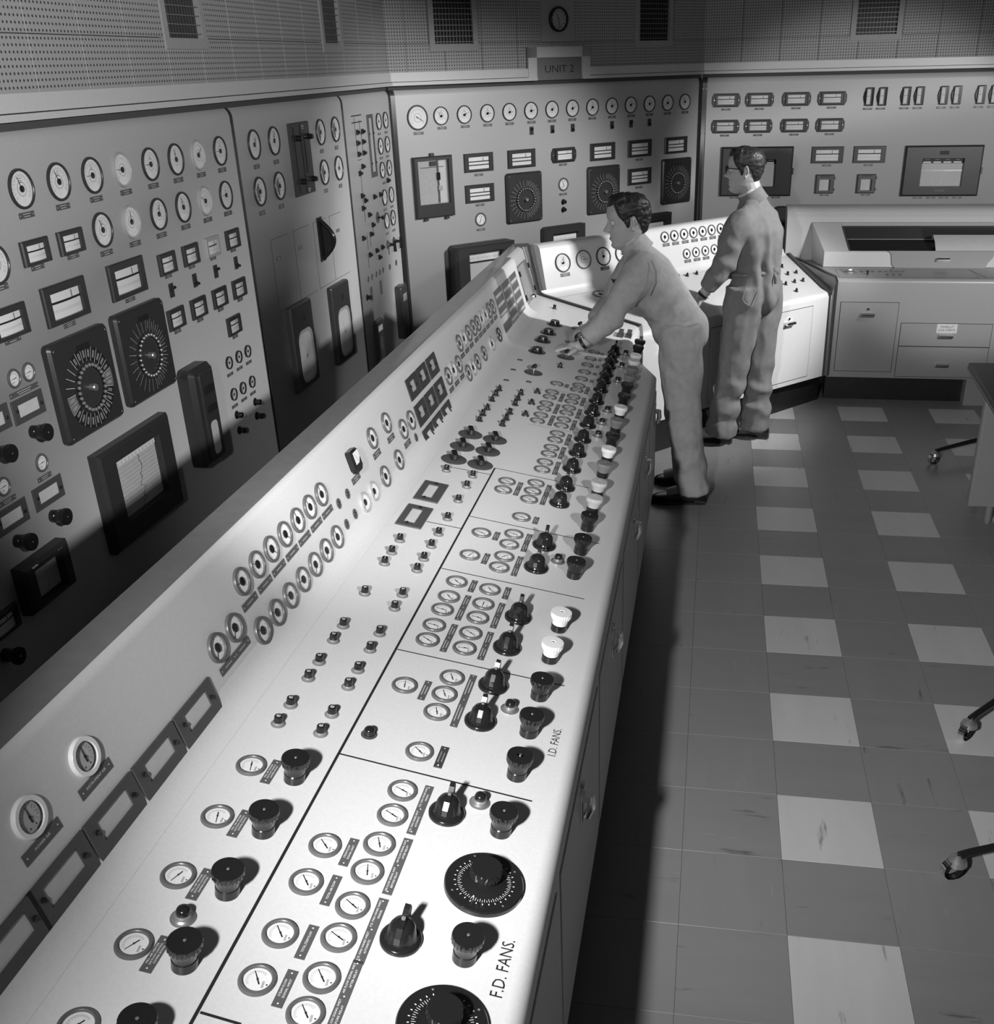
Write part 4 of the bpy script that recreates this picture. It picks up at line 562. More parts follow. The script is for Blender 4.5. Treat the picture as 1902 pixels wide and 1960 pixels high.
def I_flatdisc(p, M, r):
    b = obj('rotary_switch', cached('fld', lambda: MB().lathe([(.037, 0), (.037, .002)], DARK2, 24, cap=True).mesh('switch_disc')), p, M)
    obj('handle', cached('fldh', lambda: MB().tube([(0, 0, 0), (0, 0, .03)], .006, BLACK, 8).box(0, 0, .036, .014, .026, .012, BLACK).mesh('switch_handle')), b); return b
def I_crank(p, M):
    b = obj('crank_switch', cached('crk', lambda: MB().lathe([(.03, 0), (.03, .002), (.018, .004), (.014, .018)], DARK2, 20, cap=True).mesh('crank_base')), p, M)
    obj('handle', cached('crkh', lambda: MB().tube([(0, 0, .01), (0, 0, .05)], .01, BLACK, 8).tube([(0, .03, .05), (0, -.045, .05)], [.009, .012], BLACK, 8).mesh('crank_handle')), b); return b
def I_darkrec(p, M, w, h, d):
    b = obj('chart_recorder', cached(('drk', w, h), lambda: MB().prism(rrect(w, h, .02), 0, d, SEAM, .01).mesh('recorder_case')), p, M)
    obj('chart', cached(('drkc', w, h), lambda: MB().rect(0, h * .28, w * .6, h * .14, .001, PAPERG).rect(0, -h * .1, w * .3, h * .3, .001, DARK2).mesh('chart', 0)), b, TR(0, 0, d)); return b
def I_gal(p, M, w, h):
    def f():
        o = [(-w / 2, -h * .3), (-w * .3, -h / 2), (w * .25, -h / 2), (w / 2, -h * .32), (w / 2, h * .4), (w * .35, h / 2), (-w * .42, h / 2), (-w / 2, h * .42)]
        return MB().prism(o, 0, .022, BLACK, .005).mesh('meter_case')
    b = obj('ammeter', cached('gal', f), p, M); b['label'] = 'small black ammeter with a white scale window'
    obj('scale_face', cached('galf', lambda: MB().add([(-w * .36, -h * .12, 0), (w * .1, -h * .12, 0), (w * .38, h * .1, 0), (w * .38, h * .4, 0), (-w * .36, h * .4, 0)], [(0, 1, 2, 3, 4)], FACE).rect(-w * .05, h * .12, .0012, h * .4, .0004, BLACKM, rot=.5).mesh('scale_face', 0)), b, TR(0, 0, .0225)); return b
def I_chartbox(p, M, w, h, d):
    b = obj('gauge_cabinet', cached('cbx', lambda: MB().frame(w, h, w * .8, h * .72, 0, d, REC, .008, oy=h * .08, zi=.002).mesh('cabinet_frame')), p, M)
    def f():
        mb = MB().rect(0, h * .08, w * .8, h * .72, .003, PAPERG); mb.rect(w * .25, h * .08, w * .18, h * .7, .004, PAPER); mb.rect(w * .14, h * .08, w * .05, h * .7, .006, DARK2)
        mb.box(w * .14, h * .17, .012, w * .07, .05, .012, BLACK); mb.box(w * .17, -.01, .012, w * .1, .03, .012, STEEL); mb.box(w * .02, h * .38, .012, w * .16, .03, .012, DARK); mb.rect(0, h * .32, w * .6, .004, .005, DARK); return mb.mesh('cabinet_interior', 0)
    obj('cabinet_interior', cached('cbxi', f), b)
    obj('glass', cached('cbxg', lambda: MB().rect(0, h * .08, w * .8, h * .72, d * .8, GLASS).mesh('cabinet_glass', 0)), b)
    obj('foot', cached('cbxf', lambda: MB().box(0, 0, .01, .03, .02, .02, REC).mesh('foot', 0)), b, TR(-w * .25, -h / 2 - .01, 0)); obj('foot', CACHE['cbxf'], b, TR(w * .3, -h / 2 - .01, 0)); obj('hanger', CACHE['cbxf'], b, TR(0, h / 2 + .01, 0))
    return b
def I_bigrec(p, M, w, h, d):
    b = obj('chart_recorder', cached(('brc', w, h, d), lambda: MB().prism(rrect(w, h, .03), 0, d * .5, REC, .004).frame(w * .98, h * .98, w * .58, h * .74, d * .5, d, REC, .014, zi=d * .5).mesh('recorder_case')), p, M)
    def f():
        mb = MB(); mb.rect(0, h * .27, w * .56, h * .12, .004, FACE); mb.rect(0, -h * .07, w * .56, h * .5, .002, PAPER); mb.rect(0, h * .19, w * .56, h * .02, .006, BLACKM)
        for i in range(18): mb.rect(-w * .26 + w * .03 * i, h * .26, w * .003, h * (.05 if i % 3 == 0 else .03), .005, BLACKM)
        return mb.mesh('chart', 0)
    obj('chart', cached(('brcc', w, h), f), b, TR(0, 0, d * .5)); obj('glass', cached(('brcg', w, h), lambda: MB().rect(0, 0, w * .58, h * .74, 0, GLASS).mesh('recorder_glass', 0)), b, TR(0, 0, d * .9)); return b
def I_bigchart(p, M, w, h, d):
    b = obj('chart_recorder', cached(('bch', w), lambda: MB().frame(w, h, w * .54, h * .56, 0, d, REC, .012, oy=-h * .03, zi=.004).box(0, h * .36, d, w * .12, .03, .003, BLACKM).box(0, -h * .39, d, w * .13, .016, .003, DARK2).mesh('recorder_case')), p, M)
    def f():
        mb = MB().rect(0, -h * .08, w * .54, h * .45, .008, PAPER); mb.rect(0, h * .2, w * .54, h * .1, .006, BLACKM)
        for i in range(4): mb.rect(-w * .2 + w * .13 * i, h * .17, w * .1, h * .025, .012, FACE); mb.rect(-w * .2 + w * .13 * i, h * .22, w * .06, h * .02, .012, DARK2)
        for i in range(10): mb.rect(0, -h * .28 + h * .04 * i, w * .54, .001, .009, PAPERG)
        return mb.mesh('chart', 0)
    obj('chart', cached(('bchc', w), f), b); obj('glass', cached(('bchg', w), lambda: MB().rect(0, -h * .03, w * .54, h * .56, d * .8, GLASS).mesh('recorder_glass', 0)), b)
    obj('latch', cached('latch', lambda: MB().box(0, 0, .012, .012, .05, .024, DARK).mesh('latch', 0)), b, TR(w / 2 + .006, 0, 0)); return b
def I_minirec(p, M, w, h):
    b = obj('strip_recorder', cached('mnr', lambda: MB().frame(w * .92, h, w * .56, h * .6, 0, .03, DARK2, .006, oy=-h * .05, zi=.01).box(0, h * .42, .03, w * .5, .012, .006, DARK).mesh('recorder_case')), p, M)
    obj('chart', cached('mnrc', lambda: MB().rect(0, -h * .05, w * .56, h * .6, .012, PAPER).box(w * .24, -h * .05, .016, w * .05, h * .6, .01, BLACKM).mesh('chart', 0)), b)
    for s in (-1, 1): obj('clip', cached('mnrk', lambda: MB().box(0, 0, .016, .014, .02, .024, DARK).mesh('clip', 0)), b, TR(w * .47, s * h * .3, 0))
    return b
def I_lowtop(p, M, w, h):
    return obj('chart_recorder', cached(('lwt', w), lambda: MB().prism(rrect(w, .44, .03), 0, .05, SEAM, .01).mesh('recorder_case')), p, M @ TR(0, -.22, 0))
def I_tsw(p, M, w, h):
    b = obj('toggle_block', cached('tsb', lambda: MB().box(0, 0, .002, .034, .1, .004, DARK2, M=RZ(pi / 2)).mesh('block_plate', 0)), p, M)
    for i in range(5): obj('toggle', cached('tst', lambda: MB().box(0, 0, .012, .012, .026, .024, BLACK).mesh('toggle', 0)), b, TR(-.04 + .02 * i, 0, .003))
    return b
def build(panel, root, fkey, items):
    for it in items:
        t, u, v = it[:3]; a = it[3:]; M = loc(root, at(fkey, u, v))
        if t == 'gauge': I_gauge(root, M, a[0], a[1], a[2])
        elif t == 'hgauge': I_hgauge(root, M, *a)
        elif t == 'dial': I_dial(root, M, *a)
        elif t == 'wdial': I_wdial(root, M, a[0])
        elif t == 'meter': I_meter(root, M, *a)
        elif t == 'plate': I_plate(root, M, *a)
        elif t == 'bar': strip_obj(root, 'mimic_line', M, a[0], a[1], BLACKM)
        elif t == 'blank': strip_obj(root, 'blank_plate', M, a[0], a[1], DARK2)
        elif t == 'flatdisc': I_flatdisc(root, M, a[0])
        elif t in ('line', 'text', 'seamdoor'): pass
        else: globals()['I_' + t](root, M, *a)

# ------------------------------------------------------------------ floor of vinyl tiles
T = 0.3048
def floor_mat(name, v, ang):
    m = bpy.data.materials.new(name); m.use_nodes = True; nt = m.node_tree; b = nt.nodes['Principled BSDF']
    b.inputs['Roughness'].default_value = 0.36
    tc = nt.nodes.new('ShaderNodeTexCoord'); oi = nt.nodes.new('ShaderNodeObjectInfo')
    ad = nt.nodes.new('ShaderNodeVectorMath'); ad.operation = 'MULTIPLY_ADD'
    cb = nt.nodes.new('ShaderNodeCombineXYZ'); mu = nt.nodes.new('ShaderNodeMath'); mu.operation = 'MULTIPLY'; mu.inputs[1].default_value = 37.0
    nt.links.new(oi.outputs['Random'], mu.inputs[0]); nt.links.new(mu.outputs[0], cb.inputs[2])
    ad.inputs[1].default_value = (1, 1, 1); nt.links.new(tc.outputs['Object'], ad.inputs[0]); nt.links.new(cb.outputs[0], ad.inputs[2])
    col = None
    for k, (sc, lo, hi, dark) in enumerate(((7, .3, .7, .05), (26, .64, .72, -.5), (34, .66, .74, .25))):
        mp = nt.nodes.new('ShaderNodeMapping'); mp.inputs['Scale'].default_value = (1, .14, 1) if ang == 0 else (.14, 1, 1)
        mp.inputs['Location'].default_value = (k * 3.1, k * 1.7, 0)
        n = nt.nodes.new('ShaderNodeTexNoise'); n.inputs['Scale'].default_value = sc; n.inputs['Detail'].default_value = 5; n.inputs['Roughness'].default_value = .65
        r = nt.nodes.new('ShaderNodeMapRange'); r.inputs[1].default_value = lo; r.inputs[2].default_value = hi
        r.inputs[3].default_value = 1 - (dark if k == 0 else 0); r.inputs[4].default_value = 1 + dark
        nt.links.new(ad.outputs[0], mp.inputs[0]); nt.links.new(mp.outputs[0], n.inputs['Vector']); nt.links.new(n.outputs['Fac'], r.inputs[0])
        mm = nt.nodes.new('ShaderNodeMath'); mm.operation = 'MULTIPLY'; mm.inputs[1].default_value = v
        if col is not None: nt.links.new(col, mm.inputs[1])
        nt.links.new(r.outputs[0], mm.inputs[0]); col = mm.outputs[0]
    c = nt.nodes.new('ShaderNodeCombineColor')
    for i in range(3): nt.links.new(col, c.inputs[i])
    nt.links.new(c.outputs[0], b.inputs['Base Color']); return m
FT = {(l, a): floor_mat('floor_tile_%s_%s' % ('light' if l else 'grey', 'along' if a else 'across'), 0.46 if l else 0.205, a) for l in (0, 1) for a in (0, 1)}
def tile_mesh(m):
    e = 0.0004; return MB().prism([(e, e), (T - e, e), (T - e, T - e), (e, T - e)], -.003, 0, m, .0005).mesh('floor_tile', 0)
floor = struct(obj('floor', MB().add([(-7, -8, -.003), (7, -8, -.003), (7, 6, -.003), (-7, 6, -.003)], [(0, 1, 2, 3)], mat('floor_bed', 0.09, .5)).mesh('floor', 0)))
for c in range(-2, 7):
    for r in range(-6, 17):
        light = c >= 0 and c % 2 == 0 and r % 2 == 0; a = (c + r) % 2  # light tiles next to the desk coloured grey in place of its shadow
        obj('tile', cached(('ft', light, a), lambda: tile_mesh(FT[(int(light), a)])), floor, TR(c * T, -(r + 1) * T, 0))

# ------------------------------------------------------------------ acoustic wall above the panels, trims, panels
def acoustic_mat():
    m = bpy.data.materials.new('perforated_tile'); m.use_nodes = True; nt = m.node_tree; b = nt.nodes['Principled BSDF']
    tc = nt.nodes.new('ShaderNodeTexCoord'); sc = nt.nodes.new('ShaderNodeVectorMath'); sc.operation = 'SCALE'; sc.inputs['Scale'].default_value = 1 / 0.0205
    fr = nt.nodes.new('ShaderNodeVectorMath'); fr.operation = 'FRACTION'; sb = nt.nodes.new('ShaderNodeVectorMath'); sb.operation = 'SUBTRACT'; sb.inputs[1].default_value = (.5, .5, 0)
    ml = nt.nodes.new('ShaderNodeVectorMath'); ml.operation = 'MULTIPLY'; ml.inputs[1].default_value = (1, 1, 0)
    ln = nt.nodes.new('ShaderNodeVectorMath'); ln.operation = 'LENGTH'; gt = nt.nodes.new('ShaderNodeMapRange'); gt.inputs[1].default_value = .17; gt.inputs[2].default_value = .25
    gt.inputs[3].default_value = .03; gt.inputs[4].default_value = .31
    nt.links.new(tc.outputs['Object'], sc.inputs[0]); nt.links.new(sc.outputs[0], fr.inputs[0]); nt.links.new(fr.outputs[0], sb.inputs[0]); nt.links.new(sb.outputs[0], ml.inputs[0])
    nt.links.new(ml.outputs[0], ln.inputs[0]); nt.links.new(ln.outputs['Value'], gt.inputs[0])
    c = nt.nodes.new('ShaderNodeCombineColor')
    for i in range(3): nt.links.new(gt.outputs[0], c.inputs[i])
    nt.links.new(c.outputs[0], b.inputs['Base Color']); b.inputs['Roughness'].default_value = .8; return m
ACOU = acoustic_mat(); GAPM = mat('joint_shadow_gap', 0.05, .9)
ZT = 2.10                                # underside of the trim = top of the instrument panels
GR = {'L': [(-1.56, -1.262, 2.352), (0.235, 0.50, 2.342)], 'A': [(.375, .683, 2.345), (2.206, 2.514, 2.352)], 'B': [(1.185, 1.497, 2.357)]}
def wall_upper(name, f, u0, u1, off):
    root = struct(obj(name, MB().box((u0 + u1) / 2, 1.6, -.06, u1 - u0, 3.2, .08, mat('wall_backing', .06, .9)).mesh(name, 0), None, FR[f]))
    k0 = int((u0 - off) // .303)
    for k in range(k0, int((u1 - off) // .303) + 1):
        for z0, z1 in ((2.165, 2.352), (2.352, 2.655), (2.655, 2.958), (2.958, 3.2)):
            a, b = max(off + k * .303, u0), min(off + (k + 1) * .303, u1)
            if b - a < .02: continue
            cuts = [(a, b)]
            if z1 > 2.4:
                for g0, g1, gz in GR[f]:
                    new = []
                    for (p, q) in cuts:
                        l, r_ = g0 - .045, g1 + .045
                        if q <= l or p >= r_: new.append((p, q)); continue
                        if p < l: new.append((p, l))
                        if q > r_: new.append((r_, q))
                    cuts = new
                if f == 'A':
                    new = []
                    for (p, q) in cuts:
                        l, r_ = 1.271, 1.572
                        if q <= l or p >= r_: new.append((p, q)); continue
                        if p < l: new.append((p, l))
                        if q > r_: new.append((r_, q))
                    cuts = new
            for p, q in cuts:
                if q - p < .015: continue
                w, h = q - p, z1 - z0; e = .0012
                obj('acoustic_panel', cached(('ac', round(w, 3), round(h, 3)), lambda: MB().prism([(e, e), (w - e, e), (w - e, h - e), (e, h - e)], -.02, 0, ACOU, .002).mesh('acoustic_panel', 0)), root, TR(p, z0, 0))
    return root
LEN_A = 2.05 * sqrt(2)
wl = wall_upper('wall_left', 'L', -6.5, 1.385, -2.495); wb = wall_upper('wall_back', 'A', 0, LEN_A, .148); wr = wall_upper('wall_right', 'B', 0, 4.2, .0)
obj('plaster_panel', MB().prism([(1.272, 2.354), (1.571, 2.354), (1.571, 3.2), (1.272, 3.2)], -.02, .001, PLASTER, .002).mesh('plaster_panel', 0), wb)
ceil = struct(obj('ceiling', MB().box(0, 0, 3.25, 14, 15, .1, mat('ceiling_paint', .5, .8)).mesh('ceiling', 0)))
def grille(f, u0, u1, z0, label):
    w = u1 - u0; h = 3.0 - z0; O = FR[f] @ Vector(((u0 + u1) / 2, z0, 0))
    t = thing('ventilation_grille', O, label, 'vent', 'ventilation grilles in the acoustic wall'); M0 = loc(t, at(f, (u0 + u1) / 2, z0 + h / 2, 0))
    obj('frame', cached(('gf', round(w, 3), round(h, 3)), lambda: MB().frame(w + .085, h + .085, w, h, -.02, .006, PLASTER, .003, zi=-.02).mesh('grille_frame', 0)), t, M0)
    obj('backing', cached(('gb', round(w, 3), round(h, 3)), lambda: MB().rect(0, 0, w, h, -.019, BLACKM).mesh('grille_backing', 0)), t, M0)
    for k in range(int(h / .034)): obj('louvre', cached(('gl', round(w, 3)), lambda: MB().box(0, 0, 0, w, .004, .016, GREYK).mesh('louvre', 0)), t, M0 @ TR(0, -h / 2 + .017 + .034 * k, -.006))
    for k in range(1, 12): obj('vertical_bar', cached(('gv', round(h, 3)), lambda: MB().box(0, 0, 0, .004, h, .008, DARK2).mesh('vertical_bar', 0)), t, M0 @ TR(-w / 2 + w * k / 12, 0, -.013))
grille('L', *GR['L'][0], 'louvred vent high on the left wall, nearest the camera'); grille('L', *GR['L'][1], 'narrow-looking louvred vent high on the left wall near the corner')
grille('A', *GR['A'][0], 'dark louvred vent above the back wall, left of the clock'); grille('A', *GR['A'][1], 'dark louvred vent above the back wall, right of the clock'); grille('B', *GR['B'][0], 'dark louvred vent at far right in the shaded acoustic wall')

def panel_mesh(u0, u1, m):
    # upright sheet with a rounded top that rolls back under the trim
    prof = [(0.0, 0.0), (2.03, 0.0)] + [(2.03 + .055 * sin(a), -.055 * (1 - cos(a))) for a in [pi / 2 * i / 6 for i in range(1, 7)]] + [(ZT, -.07)]
    vs = [(u0, y, z) for y, z in prof] + [(u1, y, z) for y, z in prof]; n = len(prof)
    return MB().add(vs, [(i, n + i, n + i + 1, i + 1) for i in range(n - 1)], m).add([(u0, 0, 0), (u0, 2.0, 0), (u0, 2.0, -.07), (u0, 0, -.07), (u1, 0, 0), (u1, 2.0, 0), (u1, 2.0, -.07), (u1, 0, -.07)], [(0, 3, 2, 1), (4, 5, 6, 7)], m)
def instrument_panel(f, u0, u1, key, label):
    O = FR[f] @ Vector(((u0 + u1) / 2, 0, 0)); t = thing('instrument_panel', O, label, 'control panel', 'instrument panels along the walls')
    obj('panel_sheet', panel_mesh(u0, u1, WALLP).mesh('panel_sheet'), t, loc(t, FR[f])); build(key, t, f, DATA[key]); return t
p1 = instrument_panel('L', -6.5, -1.11, 'L1', 'long grey panel of gauges and recorders on the left wall, nearest the camera')
p2 = instrument_panel('L', -1.09, .395, 'L2', 'middle left-wall panel with eight gauges and a black pull handle')
p3 = instrument_panel('L', .415, 1.37, 'L3', 'narrow left-wall panel in the corner with black mimic switches')
p4 = instrument_panel('A', .02, LEN_A - .03, 'A', 'back-wall panel with a row of fourteen round gauges')
p5 = instrument_panel('B', .03, 4.2, 'B', 'right-hand panel of rectangular meters with two wide chart recorders')
def seam(f, u, w, name, rivets):
    m = panel_mesh(u - w / 2, u + w / 2, SEAM)
    for v in m.v: pass
    m.v = [(x, y, z + .004) for x, y, z in m.v]
    if rivets:
        for k in range(12):
            for s in ((-1, 1) if w > .03 else (0,)): m.lathe([(.004, .004), (.002, .0065)], CHROME, 6, TR(u + s * w * .3, .12 + .17 * k, 0), cap=True)
    return struct(obj(name, m.mesh(name), None, FR[f]))
seam('L', -1.10, .022, 'trim_1', 0); seam('L', .405, .022, 'trim_2', 0); seam('L', 1.365, .04, 'trim_3', 1); seam('A', .018, .035, 'trim_4', 0); seam('A', LEN_A - .02, .04, 'trim_5', 1); seam('B', .02, .04, 'trim_6', 1)
# thin seams of the flush doors in the middle left panel
mb = MB()
for u in (-.85, -.55, -.26, -.0): mb.box(u, 1.27, .0005, .002, .36, .001, SEAM)
for a, b in ((-.85, -.62), (-.55, -.32), (-.26, -.06), (0, .2)): mb.box((a + b) / 2, 1.45, .0005, b - a, .002, .001, SEAM)
for a, b in ((-.85, -.3), (-.26, .25)): mb.box((a + b) / 2, 1.09, .0005, b - a, .002, .001, SEAM)
obj('door_seams', mb.mesh('door_seams', 0), p2, loc(p2, FR['L']))
# trims: small moulding + broad band, stepping up round the sign
def trim(f, segs, name):
    mb = MB()
    for a, b in segs: mb.box((a + b) / 2, 2.111, -.005, b - a, .021, .07, CREAM); mb.box((a + b) / 2, 2.153, -.01, b - a, .056, .06, CREAM)
    return struct(obj(name, mb.mesh(name, 0), None, FR[f]))
trim('L', [(-6.5, 1.385)], 'trim_7'); trim('B', [(0, 4.2)], 'trim_9')
t8 = trim('A', [(0, 1.21), (1.628, LEN_A)], 'trim_8')
obj('sign_surround', MB().box(1.172, 2.22, -.008, .077, .2, .062, CREAM).box(1.666, 2.22, -.008, .077, .2, .062, CREAM).box(1.419, 2.286, -.008, .571, .07, .062, CREAM).frame(.43, .19, .40, .16, 0, .028, CREAM, .003).mesh('sign_surround', 0), t8)
for o in t8.children: pass
sg = thing('unit_sign', FR['A'] @ Vector((1.419, 2.11, .0)), 'grey sign lettered UNIT 2 in a stepped cream surround over the back panel', 'sign')
obj('board', MB().box(1.42, 2.175, .004, .412, .15, .012, mat('sign_grey', .15, .5)).mesh('sign_board', 0), sg, loc(sg, FR['A']))
obj('lettering', text_mesh('UNIT 2', BLACKM, .07, .265), sg, loc(sg, at('A', 1.423, 2.172, .0112)))
# clock
ck = thing('wall_clock', FR['A'] @ Vector((1.42, 2.499, 0)), 'round black-rimmed clock on the plain plaster strip above the sign', 'clock'); M = loc(ck, at('A', 1.42, 2.499, .002))
obj('rim', MB().lathe([(.083, 0), (.083, .02), (.078, .026), (.070, .026), (.068, .012)], BLACK, 36).mesh('clock_rim'), ck, M)
mbf = MB().disc(.07, .01, PAPERG, 32)
for i in range(12): a = pi / 6 * i; mbf.rect(.056 * sin(a), .056 * cos(a), .005, .012, .0105, BLACKM, rot=-a)
obj('clock_face', mbf.mesh('clock_face', 0), ck, M)
obj('hour_hand', MB().box(0, .017, .013, .005, .042, .001, BLACKM).mesh('hour_hand', 0), ck, M @ RZ(.42)); obj('minute_hand', MB().box(0, .024, .0145, .0035, .062, .001, BLACKM).mesh('minute_hand', 0), ck, M @ RZ(radians(188)))
obj('glass', MB().lathe([(.069, .022), (.001, .028)], GLASS, 32).mesh('clock_glass', 60), ck, M)

# ------------------------------------------------------------------ control desks
def bevel_mesh(name, polys3, edges_pick, width, mats, seg=5, face_mat=None, smooth=40):
    bm = bmesh.new()
    for kind, data in polys3:
        vs, fs = data; bv = [bm.verts.new(v) for v in vs]
        for f in fs: bm.faces.new([bv[i] for i in f])
    bm.normal_update(); bm.edges.ensure_lookup_table()
    for pick, w in edges_pick:
        es = [e for e in bm.edges if e.is_valid and len(e.link_faces) == 2 and pick(e)]
        if es: bmesh.ops.bevel(bm, geom=es, offset=w, segments=seg, affect='EDGES', profile=0.5)
    bm.normal_update()
    if face_mat:
        for f in bm.faces: f.material_index = face_mat(f)
    me = bpy.data.meshes.new(name); bm.to_mesh(me); bm.free()
    for m in mats: me.materials.append(m)
    me.polygons.foreach_set('use_smooth', [True] * len(me.polygons)); me.set_sharp_from_angle(angle=radians(smooth)); return me
def prism_xy(poly, z0, ztop):
    n = len(poly); vs = [(x, y, z0) for x, y in poly] + [(x, y, ztop(x, y)) for x, y in poly]
    return vs, [tuple(reversed(range(n))), tuple(range(n, 2 * n))] + [(i, (i + 1) % n, n + (i + 1) % n, n + i) for i in range(n)]
def extr_u(f, prof, u0, u1):
    # profile (depth v, height z) in the vertical plane across the desk, extruded along u; f: frame with u axis and horizontal inward axis
    O, u, d = f; n = len(prof)
    vs = [tuple(Vector(O) + Vector(u) * uu + Vector(d) * a + Vector((0, 0, b))) for uu in (u0, u1) for a, b in prof]
    return vs, [tuple(range(n)), tuple(reversed(range(n, 2 * n)))] + [(i, n + i, n + (i + 1) % n, (i + 1) % n) for i in range(n)]
def up_profile(vj, zj):
    h = .30; return [(vj - .004, zj - .12), (vj, zj), (vj + h * ST / CT, zj + h), (vj + h * ST / CT + .10, zj + h), (vj + h * ST / CT + .10, .12), (vj - .004, .12)]
def top_face(zmin):
    def f(fc): return 1 if fc.normal.z > .96 and fc.calc_center_median().z > zmin else 0
    return f
def cove(fr_, vj, zj, u0, u1, name, r=.05):
    # concave fillet between desk top and upright
    O, u, d = fr_; a0 = Vector((1, 0)); pts = []
    dirA = Vector((-CA, -SA)); dirB = Vector((ST, CT)); n = 7; J = Vector((vj, zj))
    A_ = J + dirA * r; B_ = J + dirB * r
    for i in range(n):
        t = i / (n - 1); pts.append(A_ * (1 - t) ** 2 + J * 2 * t * (1 - t) + B_ * t * t)
    vs = [tuple(Vector(O) + Vector(u) * uu + Vector(d) * p.x + Vector((0, 0, p.y + .0006))) for uu in (u0, u1) for p in pts]
    me = MB().add(vs, [(i, i + 1, n + i + 1, n + i) for i in range(n - 1)], DESK).mesh(name); return me
zL = lambda x, y: .785 + .19 * (-.55 - x)
poly_L = [(-.55, -6.4), (-.55, -.80), (-.642, -.60), (-.712, -.28), (-.700, .085), (-1.36, .365), (-1.36, -6.4)]
is_front = lambda e: all(.70 < v.co.z < .90 and v.co.x > -.78 for v in e.verts) and abs(e.verts[0].co.z - e.verts[1].co.z) < .06 and any(f.normal.z > .8 for f in e.link_faces)
desk = thing('control_desk', (-1.0, -3.0, 0), 'long pale control desk covered with dials and knobs, running along the left', 'control desk')
dl = lambda M=I4: Matrix.Translation(-Vector(desk.location)) @ M
me = bevel_mesh('desk_body', [('p', prism_xy(poly_L, .2, zL))], [(is_front, .032), (lambda e: all(abs(v.co.x + .55) < .02 and abs(v.co.y + .80) < .02 or (abs(v.co.x + .642) < .03 and abs(v.co.y + .6) < .03) for v in e.verts) and abs(e.verts[0].co.z - e.verts[1].co.z) > .3, .05)], 0, [DESK])
obj('desk_body', me, desk, dl())
LF = ((-.55, 0, 0), (0, 1, 0), (-1, 0, 0))
me = bevel_mesh('upright', [('p', extr_u(LF, up_profile(.78, .9332), -6.4, -.05))], [(lambda e: all(v.co.z > 1.2 and v.co.x > -1.45 for v in e.verts) and abs(e.verts[0].co.y - e.verts[1].co.y) > 1, .02), (lambda e: all(v.co.y > -.1 for v in e.verts) and all(v.co.z > .93 and v.co.x > -1.46 for v in e.verts), .02)], 0, [DESK, STRIP], face_mat=top_face(1.2))
obj('upright', me, desk, dl())
obj('cove', cove(LF, .78, .9332, -6.4, -.05, 'cove'), desk, dl())
# recessed end bay with its hinged access panel
me = bevel_mesh('end_bay', [('p', extr_u(LF, [(.80, .80), (.815, .936), (.888, 1.23), (.955, 1.23), (.955, .12), (.80, .12)], -.06, .40))], [(lambda e: all(v.co.z > 1.2 and v.co.x > -1.48 for v in e.verts) and abs(e.verts[0].co.y - e.verts[1].co.y) > .2, .03)], 0, [WALLP, STRIP], face_mat=top_face(1.2))
obj('end_bay', me, desk, dl())
ap = obj('access_panel', MB().prism([(.04, .03), (.33, .03), (.31, .24), (.03, .24)], .0, .006, STRIP, .002).mesh('access_panel', 0), desk, dl(FR['U'] @ TR(0, 0, -.024)))
for x, y in ((.035, .06), (.033, .2), (.325, .06), (.315, .2)): obj('hinge', cached('hinge', lambda: MB().box(0, 0, .004, .012, .03, .008, BLACK).mesh('hinge', 0)), ap, TR(x, y, .006))
obj('lock', MB().lathe([(.014, 0), (.012, .012)], CHROME, 14, cap=True).box(0, 0, .014, .005, .02, .008, BLACK).mesh('lock'), ap, TR(.22, .03, .006))
obj('toe_kick', MB().box(0, 0, 0, .06, 5.55, .2, PLINTH).mesh('toe_kick', 0), desk, dl(TR(-.66, -3.62, .1)))
for y0, y1, hy in ((-5.9, -5.0, 0), (-4.95, -4.3, 1), (-4.25, -3.55, 1), (-3.5, -2.8, 1), (-2.75, -2.05, 1), (-2.0, -1.4, 1), (-1.36, -.86, 1)):
    w = y1 - y0; M = dl(at('FL', (y0 + y1) / 2, .47, .0005))
    d = obj('door', cached(('fd', round(w, 2)), lambda: MB().prism(rrect(w, .50, .005), 0, .003, DESK, .001).mesh('desk_door', 0)), desk, M)
    obj('handle', cached('cuph', lambda: MB().prism(rrect(.03, .10, .006), 0, .004, CHROME, .001).box(.0, .03, .014, .026, .016, .022, CHROME).tube([(0, .036, .022), (0, .0, .024), (0, -.03, .014)], [.011, .012, .009], CHROME, 10).mesh('door_handle')), d, TR({-4.95: -.15, -4.25: -.03, -3.5: -.02, -2.75: .04, -2.0: .0}.get(y0, .1), .16, .003))
    obj('key_lock', cached('keyl', lambda: MB().lathe([(.01, 0), (.009, .008)], CHROME, 12, cap=True).mesh('key_lock')), d, TR({-4.95: -.15, -4.25: -.03, -3.5: -.02, -2.75: .04, -2.0: .0}.get(y0, .1), .225, .003))
# marking lines and lettering painted on the desk
mb = MB()
for it in DATA['D']:
    if it[0] == 'line':
        x0, y0, x1, y1, w = it[1:]; L = sqrt((x1 - x0) ** 2 + (y1 - y0) ** 2); mb.rect((x0 + x1) / 2, (y0 + y1) / 2, L, w, .0006, BLACKM, rot=math.atan2(y1 - y0, x1 - x0))
obj('marking_lines', mb.mesh('marking_lines', 0), desk, dl(FR['D']))
for it in DATA['D']:
    if it[0] == 'text': obj('lettering', text_mesh(it[3], BLACKM, it[4] * 1.25, it[5]), desk, dl(at('D', it[1], it[2], .0007)))
for it in DATA['D'] + []: pass
build('D', desk, 'D', DATA['D']); build('U', desk, 'U', DATA['U'])
